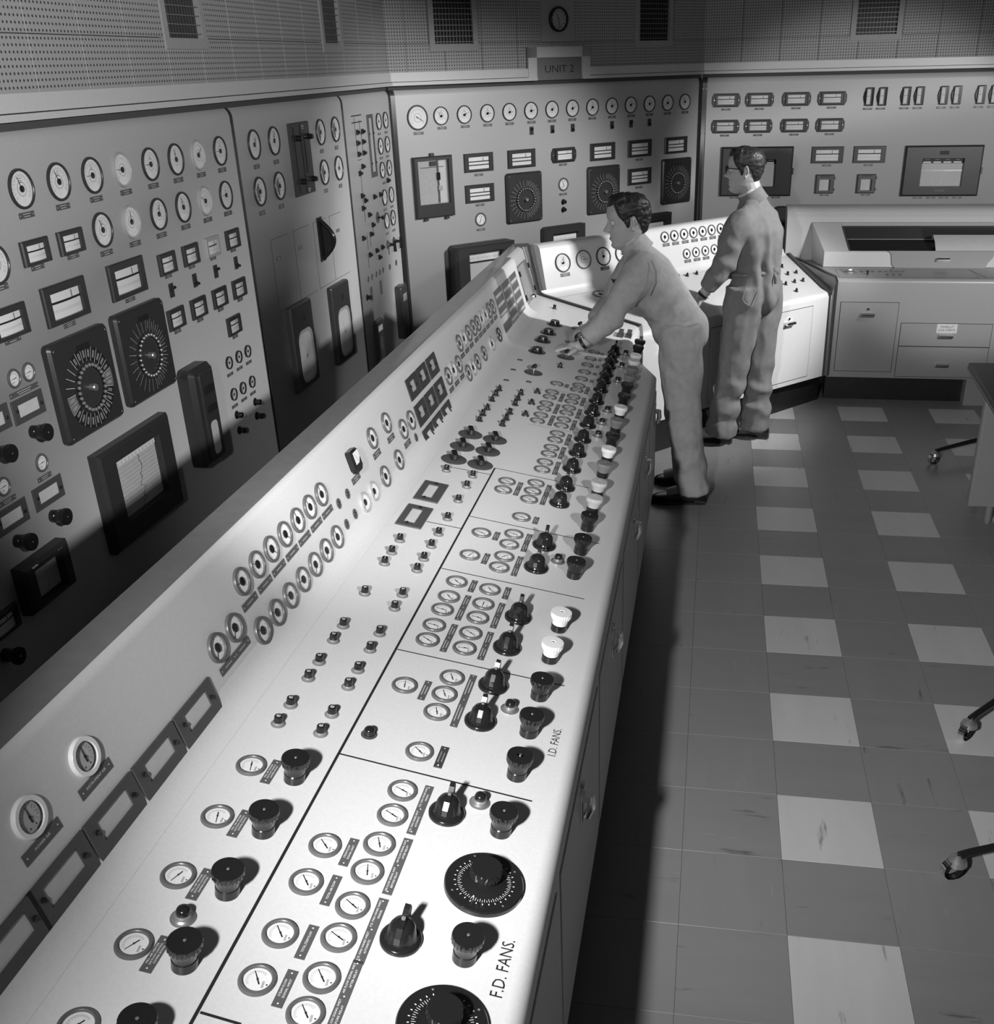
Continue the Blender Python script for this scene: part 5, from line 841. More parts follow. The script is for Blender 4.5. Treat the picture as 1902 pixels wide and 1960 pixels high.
# legend plates of the annunciator at the far end of the upright
def legend(u0, u1, v0, v1, n):
    for k in range(n):
        h = (v1 - v0) / n; y = v0 + h * (k + .5)
        b = obj('legend_plate', cached(('lg', round(u1 - u0, 3), round(h, 3)), lambda: MB().box(0, 0, .001, u1 - u0 - .004, h - .002, .002, DARK2).rect(0, -h * .22, (u1 - u0) * .9, h * .3, .0022, LGREYK).mesh('legend_plate', 0)), desk, dl(at('U', (u0 + u1) / 2, y, 0)))
legend(-.735, -.548, .113, .253, 3); legend(-.727, -.538, -.019, .08, 1); legend(-.530, -.335, -.015, .25, 5); legend(-.322, -.14, -.018, .25, 5)

# middle desk set at 45 degrees
d45 = thing('control_desk', (.0, .95, 0), 'short white corner desk behind the standing men, with rows of small dials', 'control desk')
dm = lambda M=I4: Matrix.Translation(-Vector(d45.location)) @ M
z45 = lambda x, y: .775 + .19 * (-.785 - (x - y)) * K
poly_45 = [(-.700, .085), (.508, 1.293), (.233, 2.013), (-1.33, .43), (-1.33, .352)]
is_f45 = lambda e: all(.7 < v.co.z < .8 and abs(v.co.x - v.co.y + .785) < .03 for v in e.verts) and abs(e.verts[0].co.z - e.verts[1].co.z) < .05
obj('desk_body', bevel_mesh('desk_body', [('p', prism_xy(poly_45, .2, z45))], [(is_f45, .03)], 0, [DESK]), d45, dm())
F45 = ((-.3925, .3925, 0), (K, K, 0), (-K, K, 0))
obj('upright', bevel_mesh('upright', [('p', extr_u(F45, up_profile(.689, .907), -.60, 1.50))], [(lambda e: all(v.co.z > 1.18 for v in e.verts) and abs(e.verts[0].co.y - e.verts[1].co.y) > .5, .03)], 0, [DESK, DESK], face_mat=top_face(1.2)), d45, dm())
obj('cove', cove(F45, .689, .907, -.64, 1.55, 'cove', .04), d45, dm())
build('U45', d45, 'U45', DATA['U45']); build('D45', d45, 'D45', DATA['D45'])
obj('toe_kick', MB().add([(-.66, .12, 0), (.49, 1.38, 0), (.4, 1.5, 0), (-.78, .25, 0), (-.66, .12, .2), (.49, 1.38, .2), (.4, 1.5, .2), (-.78, .25, .2)], [(0, 1, 5, 4), (1, 2, 6, 5), (2, 3, 7, 6), (3, 0, 4, 7)], PLINTH).mesh('toe_kick', 0), d45, dm())
for uc, w in ((.91, .36), (.33, .36)):
    d = obj('door', MB().prism(rrect(w, .478, .003), 0, .003, DESK, .001).frame(w + .008, .486, w, .478, 0, .0006, SEAM, .0001).mesh('desk_door', 0), d45, dm(at('F45', uc, .472, .0005)))
    obj('handle', cached('cuph2', lambda: MB().box(0, 0, .003, .085, .03, .006, CHROME).box(0, .008, .014, .082, .012, .02, CHROME).tube([(-.04, .006, .022), (.04, .006, .022)], .011, CHROME, 10).mesh('door_handle')), d, TR(-.055, .155, .003))
    obj('key_lock', cached('keyl', None), d, TR(-.055, .19, .003))
# miter strips between the desks
def miter(name, pts, h, w, m, parent, tr):
    mb = MB()
    for a, b in zip(pts[:-1], pts[1:]): mb.tube([a, b], w, m, 4)
    return obj(name, mb.mesh(name, 0), parent, tr)
st_z = lambda t: (-1.325 + .924 * t, .355 - .383 * t)
pt = [(-1.475, .33, 1.235), (-1.398, .36, 1.235), (-1.335, .362, .945)] + [(st_z(t)[0], st_z(t)[1], zL(*st_z(t)) + .006) for t in (.02, .2, .4, .6, .68)] + [(-.69, .08, .76), (-.69, .08, .2)]
miter('joint_strip', pt, 0, .013, SEAM, d45, dm())

# right-hand recording desk
rd = thing('recording_desk', (1.2, 1.6, 0), 'grey recording desk at right with a sloping glazed hood and chrome handles', 'desk')
dr = lambda M=I4: Matrix.Translation(-Vector(rd.location)) @ M
poly_R = [(.53, 1.3), (1.62, 1.3), (3.2, 1.3), (3.2, 2.2), (.233, 2.013)]
RDK = mat('recording_desk_paint', .24, .36, speck=.03, sscale=140)
obj('desk_body', bevel_mesh('desk_body', [('p', prism_xy(poly_R, .19, lambda x, y: .87))], [(lambda e: all(abs(v.co.y - 1.3) < .01 and v.co.z > .8 for v in e.verts), .03)], 0, [RDK]), rd, dr())
obj('side_wedge', MB().add([(.508, 1.293, .2), (.535, 1.297, .2), (.535, 1.297, .862), (.508, 1.293, .772), (.233, 2.013, .905), (.26, 2.013, .885)], [(0, 1, 2, 3), (3, 2, 5, 4)], STRIP).mesh('side_wedge', 0), rd, dr())
miter('joint_strip', [(.50, 1.288, .2), (.493, 1.283, .765), (.46, 1.34, .80), (.25, 1.98, .91)], 0, .014, SEAM, rd, dr()); miter('joint_strip', [(.535, 1.292, .2), (.535, 1.292, .85), (.525, 1.33, .875), (.30, 1.98, .885)], 0, .009, SEAM, rd, dr())
RF = ((0, 1.3, 0), (1, 0, 0), (0, 1, 0))
upr = [(.68, .8), (.68, .89), (.75, 1.16)] + [(.85 - .1 * cos(a), 1.14 + .085 * sin(a)) for a in [.3, .6, .9, 1.2, 1.5]] + [(.95, 1.225), (.95, .8)]
obj('upright', bevel_mesh('upright', [('p', extr_u(RF, upr, .225, 3.2))], [], 0, [WALLP]), rd, dr())
# hood: sides, sloping top with a wide glazed opening, front rail
y0, y1 = 1.70, 2.02; zf, zb = .975, 1.125
sl = Vector((0, y1 - y0, zb - zf)).normalized()
HF = frame((0, y0, zf), (1, 0, 0), sl); SLEN = sqrt((y1 - y0) ** 2 + (zb - zf) ** 2)
HOODP = mat('hood_paint', .46, .4, speck=.03, sscale=140)
mb = MB(); mb.add([(.475, y0, .872), (.475, y0, zf), (.405, y1, zb), (.405, y1, .872)], [(0, 3, 2, 1)], HOODP); mb.add([(.475, y0, .872), (3.2, y0, .872), (3.2, y0, zf), (.475, y0, zf)], [(0, 1, 2, 3)], HOODP)
mb.add([(.405, y1, zb), (3.2, y1, zb), (3.2, y1 + .1, zb + .01), (.405, y1 + .1, zb + .01)], [(0, 1, 2, 3)], HOODP)
def hs(x, s, h=0): return tuple(HF @ Vector((x, s, h)))
S0, S1, X0, X1 = .012, SLEN - .055, .665, 3.1
mb.add([hs(.475, 0), hs(X0 - .02, 0), hs(X0 - .06, SLEN), hs(.405, SLEN)], [(0, 1, 2, 3)], HOODP); mb.add([hs(X0 - .06, SLEN), hs(X0 - .05, S1), hs(3.2, S1), hs(3.2, SLEN)], [(0, 1, 2, 3)], HOODP); mb.add([hs(X0 - .02, 0), hs(3.2, 0), hs(3.2, S0), hs(X0 - .02, S0)], [(0, 1, 2, 3)], HOODP)
obj('hood', mb.mesh('hood', 0), rd, dr())
mb = MB(); mb.add([hs(X0 - .02, S0, 0), hs(3.1, S0, 0), hs(3.1, S0, -.06), hs(X0, S0, -.06)], [(0, 3, 2, 1)], SEAM); mb.add([hs(X0 - .02, S0, 0), hs(X0 - .05, S1, 0), hs(X0 - .03, S1, -.10), hs(X0, S0, -.06)], [(0, 1, 2, 3)], SEAM); mb.add([hs(X0 - .05, S1, 0), hs(3.1, S1, 0), hs(3.1, S1, -.1), hs(X0 - .03, S1, -.1)], [(0, 3, 2, 1)], SEAM); mb.add([hs(X0, S0, -.06), hs(3.1, S0, -.06), hs(3.1, S1, -.1), hs(X0 - .03, S1, -.1)], [(0, 1, 2, 3)], BLACK)
obj('hood_well', mb.mesh('hood_well', 0), rd, dr())
obj('window_trim', MB().tube([hs(X0 - .018, S0 + .005, .002), hs(X0 - .05, S1, .002)], .006, DARK2, 6).tube([hs(X0 - .05, S1, .002), hs(3.1, S1, .002)], .008, DARK, 6).mesh('window_trim', 0), rd, dr())
obj('glass', MB().add([hs(X0 - .02, S0, -.004), hs(3.1, S0, -.004), hs(3.1, S1, -.004), hs(X0 - .05, S1, -.004)], [(0, 1, 2, 3)], GLASS).mesh('hood_glass', 0), rd, dr())
pts = [hs(2.05, S0 + .02, -.045), hs(2.05, .2, -.045)]
prf = [(S0 + .01, -.05), (S0 + .05, -.028), (.14, -.012), (.235, -.02), (.25, -.06)]
obj('paper_roll', MB().add([hs(x, s, h) for x in (1.235, 3.05) for s, h in prf], [(i, 5 + i, 6 + i, i + 1) for i in range(4)], PAPER).mesh('paper_roll'), rd, dr())
# drop flap with ogee ends
fl = [(.962, .868), (1.56, .868), (1.575, .905), (1.60, .935), (1.612, .972), (1.62, .984), (.905, .984), (.925, .965), (.932, .935), (.938, .89)]
flap = obj('flap', MB().prism([(x, z) for x, z in fl], 0, .012, RDK, .002).mesh('flap', 0), rd, dr(FR['F'] @ TR(0, 0, -(y0 - 1.3) + .0005)))
def bowl(): return cached('bowlh', lambda: MB().box(0, 0, .003, .085, .03, .006, CHROME).box(0, .008, .013, .084, .012, .018, CHROME).tube([(-.042, .004, .02), (.042, .004, .02)], .012, CHROME, 10).mesh('door_handle'))
obj('handle', bowl(), flap, TR(1.275, .925, .012))
# deck controls
dial = obj('dial_switch', MB().lathe([(.05, 0), (.05, .004), (.032, .012), (.03, .022), (.012, .026)], STEEL, 28, cap=True).mesh('dial_switch'), rd, dr(at('R', .638, .235, .001)))
for i in range(8): obj('finger_stud', cached('stud', lambda: MB().lathe([(.005, 0), (.004, .006)], CHROME, 8, cap=True).mesh('finger_stud')), dial, TR(.04 * cos(i * .78), .04 * sin(i * .78), .004))
for k in range(8): obj('push_key', cached('pkey', lambda: MB().box(0, 0, .003, .022, .012, .006, DARK2).mesh('push_key', 0)), rd, dr(at('R', .72 + .037 * k + (.012 if k > 2 else 0), .235, 0)))
obj('deck_lever', MB().lathe([(.006, 0), (.005, .03)], BLACK, 8, cap=True).mesh('deck_lever'), rd, dr(at('R', .745, .13, 0)))
for k in range(3): obj('deck_knob', cached('dkn', lambda: MB().lathe([(.008, 0), (.006, .01)], DARK2, 8, cap=True).mesh('deck_knob')), rd, dr(at('R', .875 + .042 * k, .12, 0)))
obj('deck_plate', MB().frame(.9, .3, .896, .296, 0, .0006, SEAM, .0001).mesh('deck_plate', 0), rd, dr(at('R', 1.0, .17, .0002)))
obj('deck_hatch', MB().box(0, 0, .0005, .3, .004, .001, SEAM, RZ(1.75)).mesh('deck_hatch', 0), rd, dr(at('R', 1.47, .18, .0004)))
# door, drawers, sign, plinth, end pedestal
def front(name, x0, x1, z0, z1, hx, hz, lock=False):
    d = obj(name, MB().prism(rrect(x1 - x0, z1 - z0, .003), 0, .004, RDK, .001).frame(x1 - x0 + .007, z1 - z0 + .007, x1 - x0, z1 - z0, 0, .0007, SEAM, .0001).mesh(name, 0), rd, dr(at('F', (x0 + x1) / 2, (z0 + z1) / 2, .0005)))
    if hx: obj('handle', bowl(), d, TR(hx - (x0 + x1) / 2, hz - (z0 + z1) / 2, .004))
    if lock: obj('key_lock', CACHE['keyl'], d, TR(hx - (x0 + x1) / 2, hz - (z0 + z1) / 2 + .042, .004))
    return d
front('door', .575, .953, .236, .709, .757, .625, True)
dw = front('drawer', .985, 1.572, .418, .572, 1.283, .486); front('drawer', .985, 1.572, .205, .412, 1.283, .287)
sgn = obj('paper_sign', MB().box(0, 0, 0, .132, .062, .001, PAPER).mesh('paper_sign', 0), dw, TR(1.283 - 1.2785, .541 - .495, .0055))
me = text_mesh('PANELLIT\nLOG SHEETS', BLACKM, .022, .108); obj('sign_lettering', me, rd, dr(at('F', 1.283, .541, .0066)))
obj('toe_kick', MB().box(0, 0, 0, .935, .12, .19, PLINTH).mesh('toe_kick', 0), rd, dr(TR(1.0, 1.47, .095)))
obj('pedestal', MB().box(0, 0, 0, 1.7, .8, .189, RDK).mesh('pedestal', 0), rd, dr(TR(2.318, 1.72, .0945)))

# ------------------------------------------------------------------ writing table and chairs at right
tb = thing('writing_table', (1.5, -.6, 0), 'dark-topped table with a pale front panel, cut by the right edge', 'table')
TW = mat('dark_table_top', .03, .3, speck=.15, sscale=30); TP = mat('table_panel_paint', .2, .45, speck=.03)
tt = lambda M=I4: Matrix.Translation(-Vector(tb.location)) @ M
obj('table_top', MB().prism([(1.068, -.285), (1.03, -1.06), (2.3, -1.06), (2.3, -.285)][::-1] if False else [(1.03, -1.06), (2.3, -1.06), (2.3, -.285), (1.068, -.285)], .70, .74, TW, .006, bottom=True).mesh('table_top', 0), tb, tt())
obj('edge_band', MB().tube([(1.03, -1.058, .712), (1.066, -.287, .712)], .004, GREYK, 6).mesh('edge_band', 0), tb, tt())
obj('front_panel', MB().prism(rrect(.9, .05, .012, cx=1.485, cy=-.83), .155, .70, TP, .004, bottom=True).mesh('front_panel'), tb, tt())
for x, y in ((1.185, -.70), (2.1, -.70), (1.185, -.40), (2.1, -.40)): obj('leg', cached('tleg', lambda: MB().lathe([(.014, 0), (.018, .02), (.018, .70)], TP, 14).mesh('table_leg')), tb, tt(TR(x, y, 0)))

def chair(c, ang0, label, legs, reach=.30, back=True):
    t = thing('swivel_chair', (c[0], c[1], 0), label, 'chair', 'swivel chairs at the right edge'); M = lambda m=I4: m
    obj('base_hub', cached('chub', lambda: MB().lathe([(.035, .07), (.035, .13), (.022, .15), (.018, .42)], BLACK, 18, cap=True).mesh('base_hub')), t)
    for a in legs:
        R_ = RZ(a); L = reach
        lg = obj('leg', cached(('cleg', L), lambda: MB().tube([(.02, 0, .11), (L * .55, 0, .098), (L - .03, 0, .086), (L, 0, .08)], [.016, .014, .012, .013], BLACK, 10).mesh('chair_leg')), t, R_)
        cs = obj('caster', cached(('cast', L), lambda: MB().lathe([(.030, -.011), (.033, -.006), (.033, .006), (.030, .011)], BLACK, 20, M=TR(L + .012, 0, .033) @ Matrix.Rotation(pi / 2, 4, 'X') @ RZ(0)).lathe([(.03, .0), (.026, .016), (.012, .026), (.004, .03)], STEEL, 16, M=TR(L + .004, 0, .052)).lathe([(.036, -.012), (.036, .012), (.034, .012), (.034, -.012)], CHROME, 20, M=TR(L + .012, 0, .034) @ Matrix.Rotation(pi / 2, 4, 'X')).mesh('caster')), t, R_)
    obj('seat', cached('cseat', lambda: MB().prism(rrect(.38, .38, .08, 5), .42, .48, SEAM, .02, bottom=True).mesh('seat')), t)
    if back: obj('backrest', cached('cback', lambda: MB().box(.19, 0, .58, .02, .04, .28, BLACK).prism(rrect(.34, .18, .05, 4), -.02, .02, SEAM, .012, M=TR(.18, 0, .72) @ Matrix.Rotation(pi / 2, 4, 'Y') @ RZ(pi / 2), bottom=True).mesh('backrest')), t)
    return t
chair((1.055, -3.16), 0, 'black swivel chair whose chrome caster stands on the floor at lower right', [radians(200), radians(310), radians(40)], .58)
chair((1.10, -2.23), 0, 'black swivel chair with only a leg tip showing halfway up the right edge', [radians(225), radians(335), radians(30)], .58)
chair((1.52, .42), 0, 'black swivel chair behind the writing table at right', [radians(211), radians(330), radians(31)], .52, False)


# ------------------------------------------------------------------ people
SKIN = mat('skin', .36, .5, speck=.05, sscale=30, bump=.03, bscale=300)
HAIR = mat('dark_hair', .014, .5, speck=.5, sscale=90, bump=1.0, bscale=110)
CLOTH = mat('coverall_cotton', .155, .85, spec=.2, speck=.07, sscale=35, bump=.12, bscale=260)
CLOTH2 = mat('coverall_cotton_lit', .34, .85, spec=.2, speck=.08, sscale=30, bump=.12, bscale=260)  # same cotton, colour lightened to stand in for light falling on it
SHIRT = mat('shirt_collar', .42, .8); LEATHER = mat('black_leather', .012, .28, speck=.3, sscale=60)
EYEW = mat('eye_white', .5, .25); LIP = mat('lips', .2, .5); STITCH = mat('seam_stitching', .26, .9)
class Body:
    # closed rings joined into one watertight surface by a voxel remesh
    def __init__(s): s.mb = MB()
    def rings(s, R_):
        # R_: list of (centre, half width vector a, half depth vector b)
        n = 20; vs = []; fs = []
        for c, a, b in R_:
            c, a, b = Vector(c), Vector(a), Vector(b)
            for i in range(n):
                t = 2 * pi * i / n; e = .86; q = lambda x: math.copysign(abs(x) ** e, x); vs.append(c + a * q(cos(t)) + b * q(sin(t)))
        for k in range(len(R_) - 1):
            for i in range(n): j = (i + 1) % n; fs.append((k * n + i, k * n + j, (k + 1) * n + j, (k + 1) * n + i))
        fs.append(tuple(reversed(range(n)))); fs.append(tuple(range((len(R_) - 1) * n, len(R_) * n)))
        s.mb.add(vs, fs, SKIN); return s
    def limb(s, pts, rad, flat=None, sub=4):
        # smooth tapered tube through joints
        P_ = [Vector(p) for p in pts]; n = len(P_); cs = []; rs = []
        for k in range(n - 1):
            p0, p1, p2, p3 = P_[max(k - 1, 0)], P_[k], P_[k + 1], P_[min(k + 2, n - 1)]
            for i in range(sub):
                t = i / sub; cs.append(.5 * ((2 * p1) + (p2 - p0) * t + (2 * p0 - 5 * p1 + 4 * p2 - p3) * t * t + (3 * p1 - p0 - 3 * p2 + p3) * t ** 3)); rs.append(rad[k] * (1 - t) + rad[k + 1] * t)
        cs.append(P_[-1]); rs.append(rad[-1])
        s.mb.tube(cs, rs, SKIN, 14); return s
    def ball(s, c, r, sc=(1, 1, 1), M=None): s.mb.sphere((0, 0, 0), r, SKIN, 20, 14, sc, (TR(*c) @ (M or I4))); return s
    def solid(s, name, voxel, smooth=6, disp=None, m=SKIN, fac=.5):
        me = s.mb.mesh(name + '_raw', 0); me.materials.clear(); me.materials.append(m)
        o = bpy.data.objects.new(name + '_raw', me); COL.objects.link(o)
        a = o.modifiers.new('r', 'REMESH'); a.mode = 'VOXEL'; a.voxel_size = voxel; a.use_smooth_shade = True
        if smooth: b = o.modifiers.new('s', 'SMOOTH'); b.iterations = smooth; b.factor = fac
        dg = bpy.context.evaluated_depsgraph_get(); out = bpy.data.meshes.new_from_object(o.evaluated_get(dg)); bpy.data.objects.remove(o); out.name = name
        if disp:
            out.update(); co = [v.co + v.normal * disp(v.co, v.normal) for v in out.vertices]
            for v, c in zip(out.vertices, co): v.co = c
            out.update()
        out.polygons.foreach_set('use_smooth', [True] * len(out.polygons)); return out
def basis(origin, fwd, up):
    f = Vector(fwd).normalized(); u = Vector(up); l = u.cross(f).normalized(); u = f.cross(l)   # x forward, y left, z up
    return Matrix(((f.x, l.x, u.x, origin[0]), (f.y, l.y, u.y, origin[1]), (f.z, l.z, u.z, origin[2]), (0, 0, 0, 1)))
def lerp(tab, z):
    for (z0, a), (z1, b) in zip(tab[:-1], tab[1:]):
        if z <= z1: t = max(0, min(1, (z - z0) / (z1 - z0))); t = t * t * (3 - 2 * t) * .5 + t * .5; return a + (b - a) * t
    return tab[-1][1]
FRONT = [(-.118, .055), (-.108, .078), (-.095, .088), (-.082, .085), (-.070, .084), (-.06, .088), (-.052, .085), (-.045, .086), (-.03, .086), (-.012, .084), (.008, .083), (.022, .087), (.036, .092), (.055, .090), (.075, .083), (.095, .066), (.108, .040), (.116, .006)]
BACKP = [(-.118, .0), (-.09, .02), (-.07, .055), (-.045, .078), (-.01, .094), (.03, .102), (.06, .097), (.085, .078), (.105, .045), (.116, .006)]
WIDTH = [(-.118, .020), (-.108, .036), (-.09, .048), (-.07, .057), (-.04, .064), (-.01, .069), (.02, .073), (.05, .076), (.075, .068), (.095, .051), (.108, .030), (.116, .004)]
def g(x, c, s): return math.exp(-((x - c) / s) ** 2)
def head_part(B, M, nose=.033, scale=1.0):
    # profile driven head, x forward, y left, z up, origin between the ears
    nz, na = 64, 72; vs = []; fs = []
    for k in range(nz + 1):
        z = -.118 + .234 * k / nz; f, b, w = lerp(FRONT, z), lerp(BACKP, z), lerp(WIDTH, z)
        for i in range(na):
            a = 2 * pi * i / na; c, s_ = cos(a), sin(a); L = f if c > 0 else b; e = .80 if c > 0 else .9
            x = L * math.copysign(abs(c) ** e, c); y = w * math.copysign(abs(s_) ** .88, s_); zz = z
            if c > 0:
                ay = abs(y)
                nr = max(0, min(1, (.026 - z) / .052)) if z > -.026 else max(0, 1 - (-.026 - z) / .013)     # nose grows from bridge to tip
                x += nose * nr * g(y, 0, .010 + .006 * nr) + .011 * g(z, -.024, .009) * g(ay, .013, .007)
                x -= .012 * g(z, .008, .013) * g(ay, .032, .014)           # eye sockets
                x += .005 * g(z, .027, .008) * g(ay, .028, .022)           # brow ridge
                x += .004 * g(z, -.018, .018) * g(ay, .044, .013)          # cheekbones
                x += .0045 * g(z, -.058, .005) * g(ay, 0, .016) + .005 * g(z, -.070, .006) * g(ay, 0, .015) - .004 * g(z, -.0635, .003) * g(ay, 0, .020)
                x -= .004 * g(z, -.082, .006) * g(ay, 0, .02)
            vs.append(tuple(M @ Vector((x * scale, y * scale, zz * scale))))
    for k in range(nz):
        for i in range(na): j = (i + 1) % na; fs.append((k * na + i, k * na + j, (k + 1) * na + j, (k + 1) * na + i))
    fs.append(tuple(reversed(range(na)))); fs.append(tuple(range(nz * na, (nz + 1) * na)))
    B.mb.add(vs, fs, SKIN)
    for s_ in (-1, 1):   # ears: a rim and a lobe around a hollow
        T_ = M @ TR(-.012, s_ * .070, -.004) @ Matrix.Rotation(s_ * -.45, 4, 'Z') @ Matrix.Rotation(-.12, 4, 'Y')
        pts = [T_ @ Vector((.012 * cos(t) - .008 + .002 * sin(t), s_ * (.010 + .003 * sin(t)), .030 * sin(t) + .002)) for t in [-1.6 + 5.0 * i / 14 for i in range(15)]]
        B.mb.tube(pts, [.0055] * 11 + [.005] * 4, SKIN, 8); B.mb.sphere((0, 0, 0), .012, SKIN, 12, 8, (.9, .35, 2.0), T_ @ TR(-.006, s_ * .003, 0)); B.mb.sphere((0, 0, 0), .007, SKIN, 10, 8, (1, .7, 1.3), T_ @ TR(-.001, s_ * .006, -.027))
def interp(tab, x):
    for (x0, a), (x1, b) in zip(tab[:-1], tab[1:]):
        if x <= x1: return a + (b - a) * (x - x0) / (x1 - x0)
    return tab[-1][1]
def hair_mesh(M, name, front_z, curl, scale=1.0, part=False):
    # a cap over the skull with an uneven hairline: temples high, short at nape
    nz, na = 60, 110; vs = []
    for k in range(nz + 1):
        z = -.085 + .203 * k / nz; f, b, w = lerp(FRONT, z), lerp(BACKP, z), lerp(WIDTH, z)
        for i in range(na):
            a = 2 * pi * i / na; c, s_ = cos(a), sin(a); L = f if c > 0 else b; e = .80 if c > 0 else .9
            deg = abs(math.degrees(math.atan2(s_, c)))
            line = interp([(0, front_z), (22, front_z + .004), (42, front_z + .012), (55, front_z - .012), (66, .026), (76, .006), (84, -.022), (90, -.016), (96, .026), (108, .0), (122, -.035), (140, -.06), (180, -.068)], deg)
            d = max(0, min(1, (z - line) / .022)); t = (.006 + .012 * min(1, max(0, (z - .02) / .08)) * (1.2 if c > .1 else .8)) * d ** .5
            nn = noise.noise(Vector((c * 5, s_ * 5, z * 62))) * curl + noise.noise(Vector((c * 13, s_ * 13, z * 150))) * curl * .6
            t = t + nn * d if d > 0 else -.006
            p = Vector((L * math.copysign(abs(c) ** e, c), w * math.copysign(abs(s_) ** .88, s_), z)); nrm = Vector((c / max(L, .02), s_ / max(w, .02), max(0, (z - .03)) * 260)).normalized()
            vs.append(tuple(M @ ((p + nrm * t) * scale)))
    fs = []
    for k in range(nz):
        for i in range(na): j = (i + 1) % na; fs.append((k * na + i, k * na + j, (k + 1) * na + j, (k + 1) * na + i))
    fs.append(tuple(reversed(range(na)))); fs.append(tuple(range(nz * na, (nz + 1) * na)))
    return MB().add(vs, fs, HAIR).mesh(name, 80)
def hand(B, M, s_, curl=(.5, .5, .5, .5), thumb=.7, spread=.08):
    # x towards the fingers, y to the thumb side (s_=1) , z out of the back of the hand; wrist at origin
    B.mb.sphere((0, 0, 0), .04, SKIN, 16, 10, (1.15, .98, .36), M @ TR(.048, 0, 0)); B.limb([M @ Vector((-.03, 0, 0)), M @ Vector((.02, 0, 0)), M @ Vector((.05, 0, 0))], [.027, .025, .022])
    for k, (y, L) in enumerate(((.029, .072), (.010, .080), (-.010, .074), (-.028, .058))):
        p = Vector((.075, y * s_, .002)); d = spread * (1.5 - k) * s_; a = 0; pts = [M @ p]; c = curl[k]
        B.limb([M @ Vector((.04, y * s_ * .8, 0)), M @ p], [.011, .0105])
        for q, fr_ in enumerate((.45, .32, .23)):
            a += c * (1.0, 1.15, .7)[q]; p = p + Vector((cos(a) * cos(d), cos(a) * sin(d), -sin(a))) * L * fr_; pts.append(M @ p)
        B.limb(pts, [.0098, .0092, .0086, .0072], sub=3)
    p = Vector((.012, .030 * s_, -.008)); q1 = p + Vector((.030, .030 * s_ * thumb / .7, -.006)); q2 = q1 + Vector((.028, .010 * s_, -.012)); q3 = q2 + Vector((.022, .002 * s_, -.008))
    B.limb([M @ p, M @ q1, M @ q2, M @ q3], [.015, .0115, .0105, .008])
def folds(seedv, amp, marks):
    # cloth creases: broad soft wrinkles plus tighter ones gathered at joints
    def f(co, n):
        q = co + Vector((seedv, 0, 0)); d = amp * .9 * noise.noise(q * 9) + amp * .5 * (1 - abs(noise.noise(Vector((q.x * 14, q.y * 14, q.z * 6)))) * 2)
        for c, r, k, ax in marks:
            w = math.exp(-((co - Vector(c)).length / r) ** 2)
            if w > .02: t = co.dot(Vector(ax)) * k + 2.2 * noise.noise(q * 10); d += w * .0085 * sin(t)
        return d
    return f
def shoe(name, heel, toe, parent):
    h, t = Vector(heel), Vector(toe); M = basis(h, t - h, (0, 0, 1)); L = (t - h).length; mb = MB(); n = 16; rows = []
    for x, w, h0, h1 in ((-.012, .022, .0, .05), (.0, .034, .0, .085), (.05, .038, .0, .10), (.10, .037, .0, .095), (.15, .042, .0, .07), (.20, .048, .0, .056), (.25, .044, .0, .05), (.28, .03, .003, .04), (.292, .012, .008, .028)):
        rows.append([(x * L / .28, w * math.copysign(abs(cos(2 * pi * i / n)) ** .8, cos(2 * pi * i / n)), (h0 + h1) / 2 + (h1 - h0) / 2 * math.copysign(abs(sin(2 * pi * i / n)) ** .7, sin(2 * pi * i / n))) for i in range(n)])
    vs = [p for r in rows for p in r]; fs = [(k * n + i, (k + 1) * n + i, (k + 1) * n + (i + 1) % n, k * n + (i + 1) % n) for k in range(len(rows) - 1) for i in range(n)]
    fs += [tuple(range(n)), tuple(reversed(range((len(rows) - 1) * n, len(rows) * n)))]; mb.add(vs, fs, LEATHER, M)
    o = obj(name, mb.mesh(name, 60), parent); k = L / .28
    sole = [(-.014, 0), (-.006, -.034), (.06, -.04), (.12, -.038), (.2, -.05), (.25, -.046), (.285, -.03), (.297, 0), (.285, .03), (.25, .046), (.2, .05), (.12, .038), (.06, .04), (-.006, .034)]
    obj('sole', MB().prism([(x * k, y) for x, y in sole], 0, .014, LEATHER, .003, M=M, bottom=True).box(.025 * k, 0, .012, .06, .07, .024, LEATHER, M).mesh('sole', 40), o); return o
def watch(parent, c, ax, r, tilt=0):
    M = basis(c, ax, (0, 0, 1)) @ Matrix.Rotation(pi / 2, 4, 'Y'); o = obj('wristwatch', MB().lathe([(r, -.009), (r + .0025, -.007), (r + .0025, .007), (r, .009)], BLACK, 24, M=M).mesh('watch_strap'), parent)
    obj('watch_case', MB().lathe([(.015, 0), (.015, .006), (.012, .008)], CHROME, 18, cap=True, M=TR(*c) @ TR(0, -r * .5, r * .9)).mesh('watch_case'), o); return o
def eyes(parent, M):
    for s_ in (-1, 1):
        e = obj('eye', MB().sphere((0, 0, 0), .0115, EYEW, 14, 10, M=M @ TR(.0715, s_ * .031, .008)).mesh('eye', 80), parent)
        obj('iris', MB().sphere((0, 0, 0), .0055, BLACK, 10, 8, (.5, 1, 1), M=M @ TR(.081, s_ * .0305, .0075)).mesh('iris', 80), e)
        obj('eyebrow', MB().tube([M @ Vector((.086 - .006 * i * .5 - .0016 * i * i, s_ * (.014 + .010 * i), .027 + .002 * i - .0012 * i * i)) for i in range(5)], [.0035, .0045, .0042, .0035, .002], HAIR, 6).mesh('eyebrow', 60), parent)
    obj('lips', MB().tube([M @ Vector((.0895 - .35 * abs(t) * abs(t) * 10, t, -.0635)) for t in (-.021, -.012, 0, .012, .021)], [.001, .0028, .0034, .0028, .001], LIP, 8).mesh('lips', 60), parent)

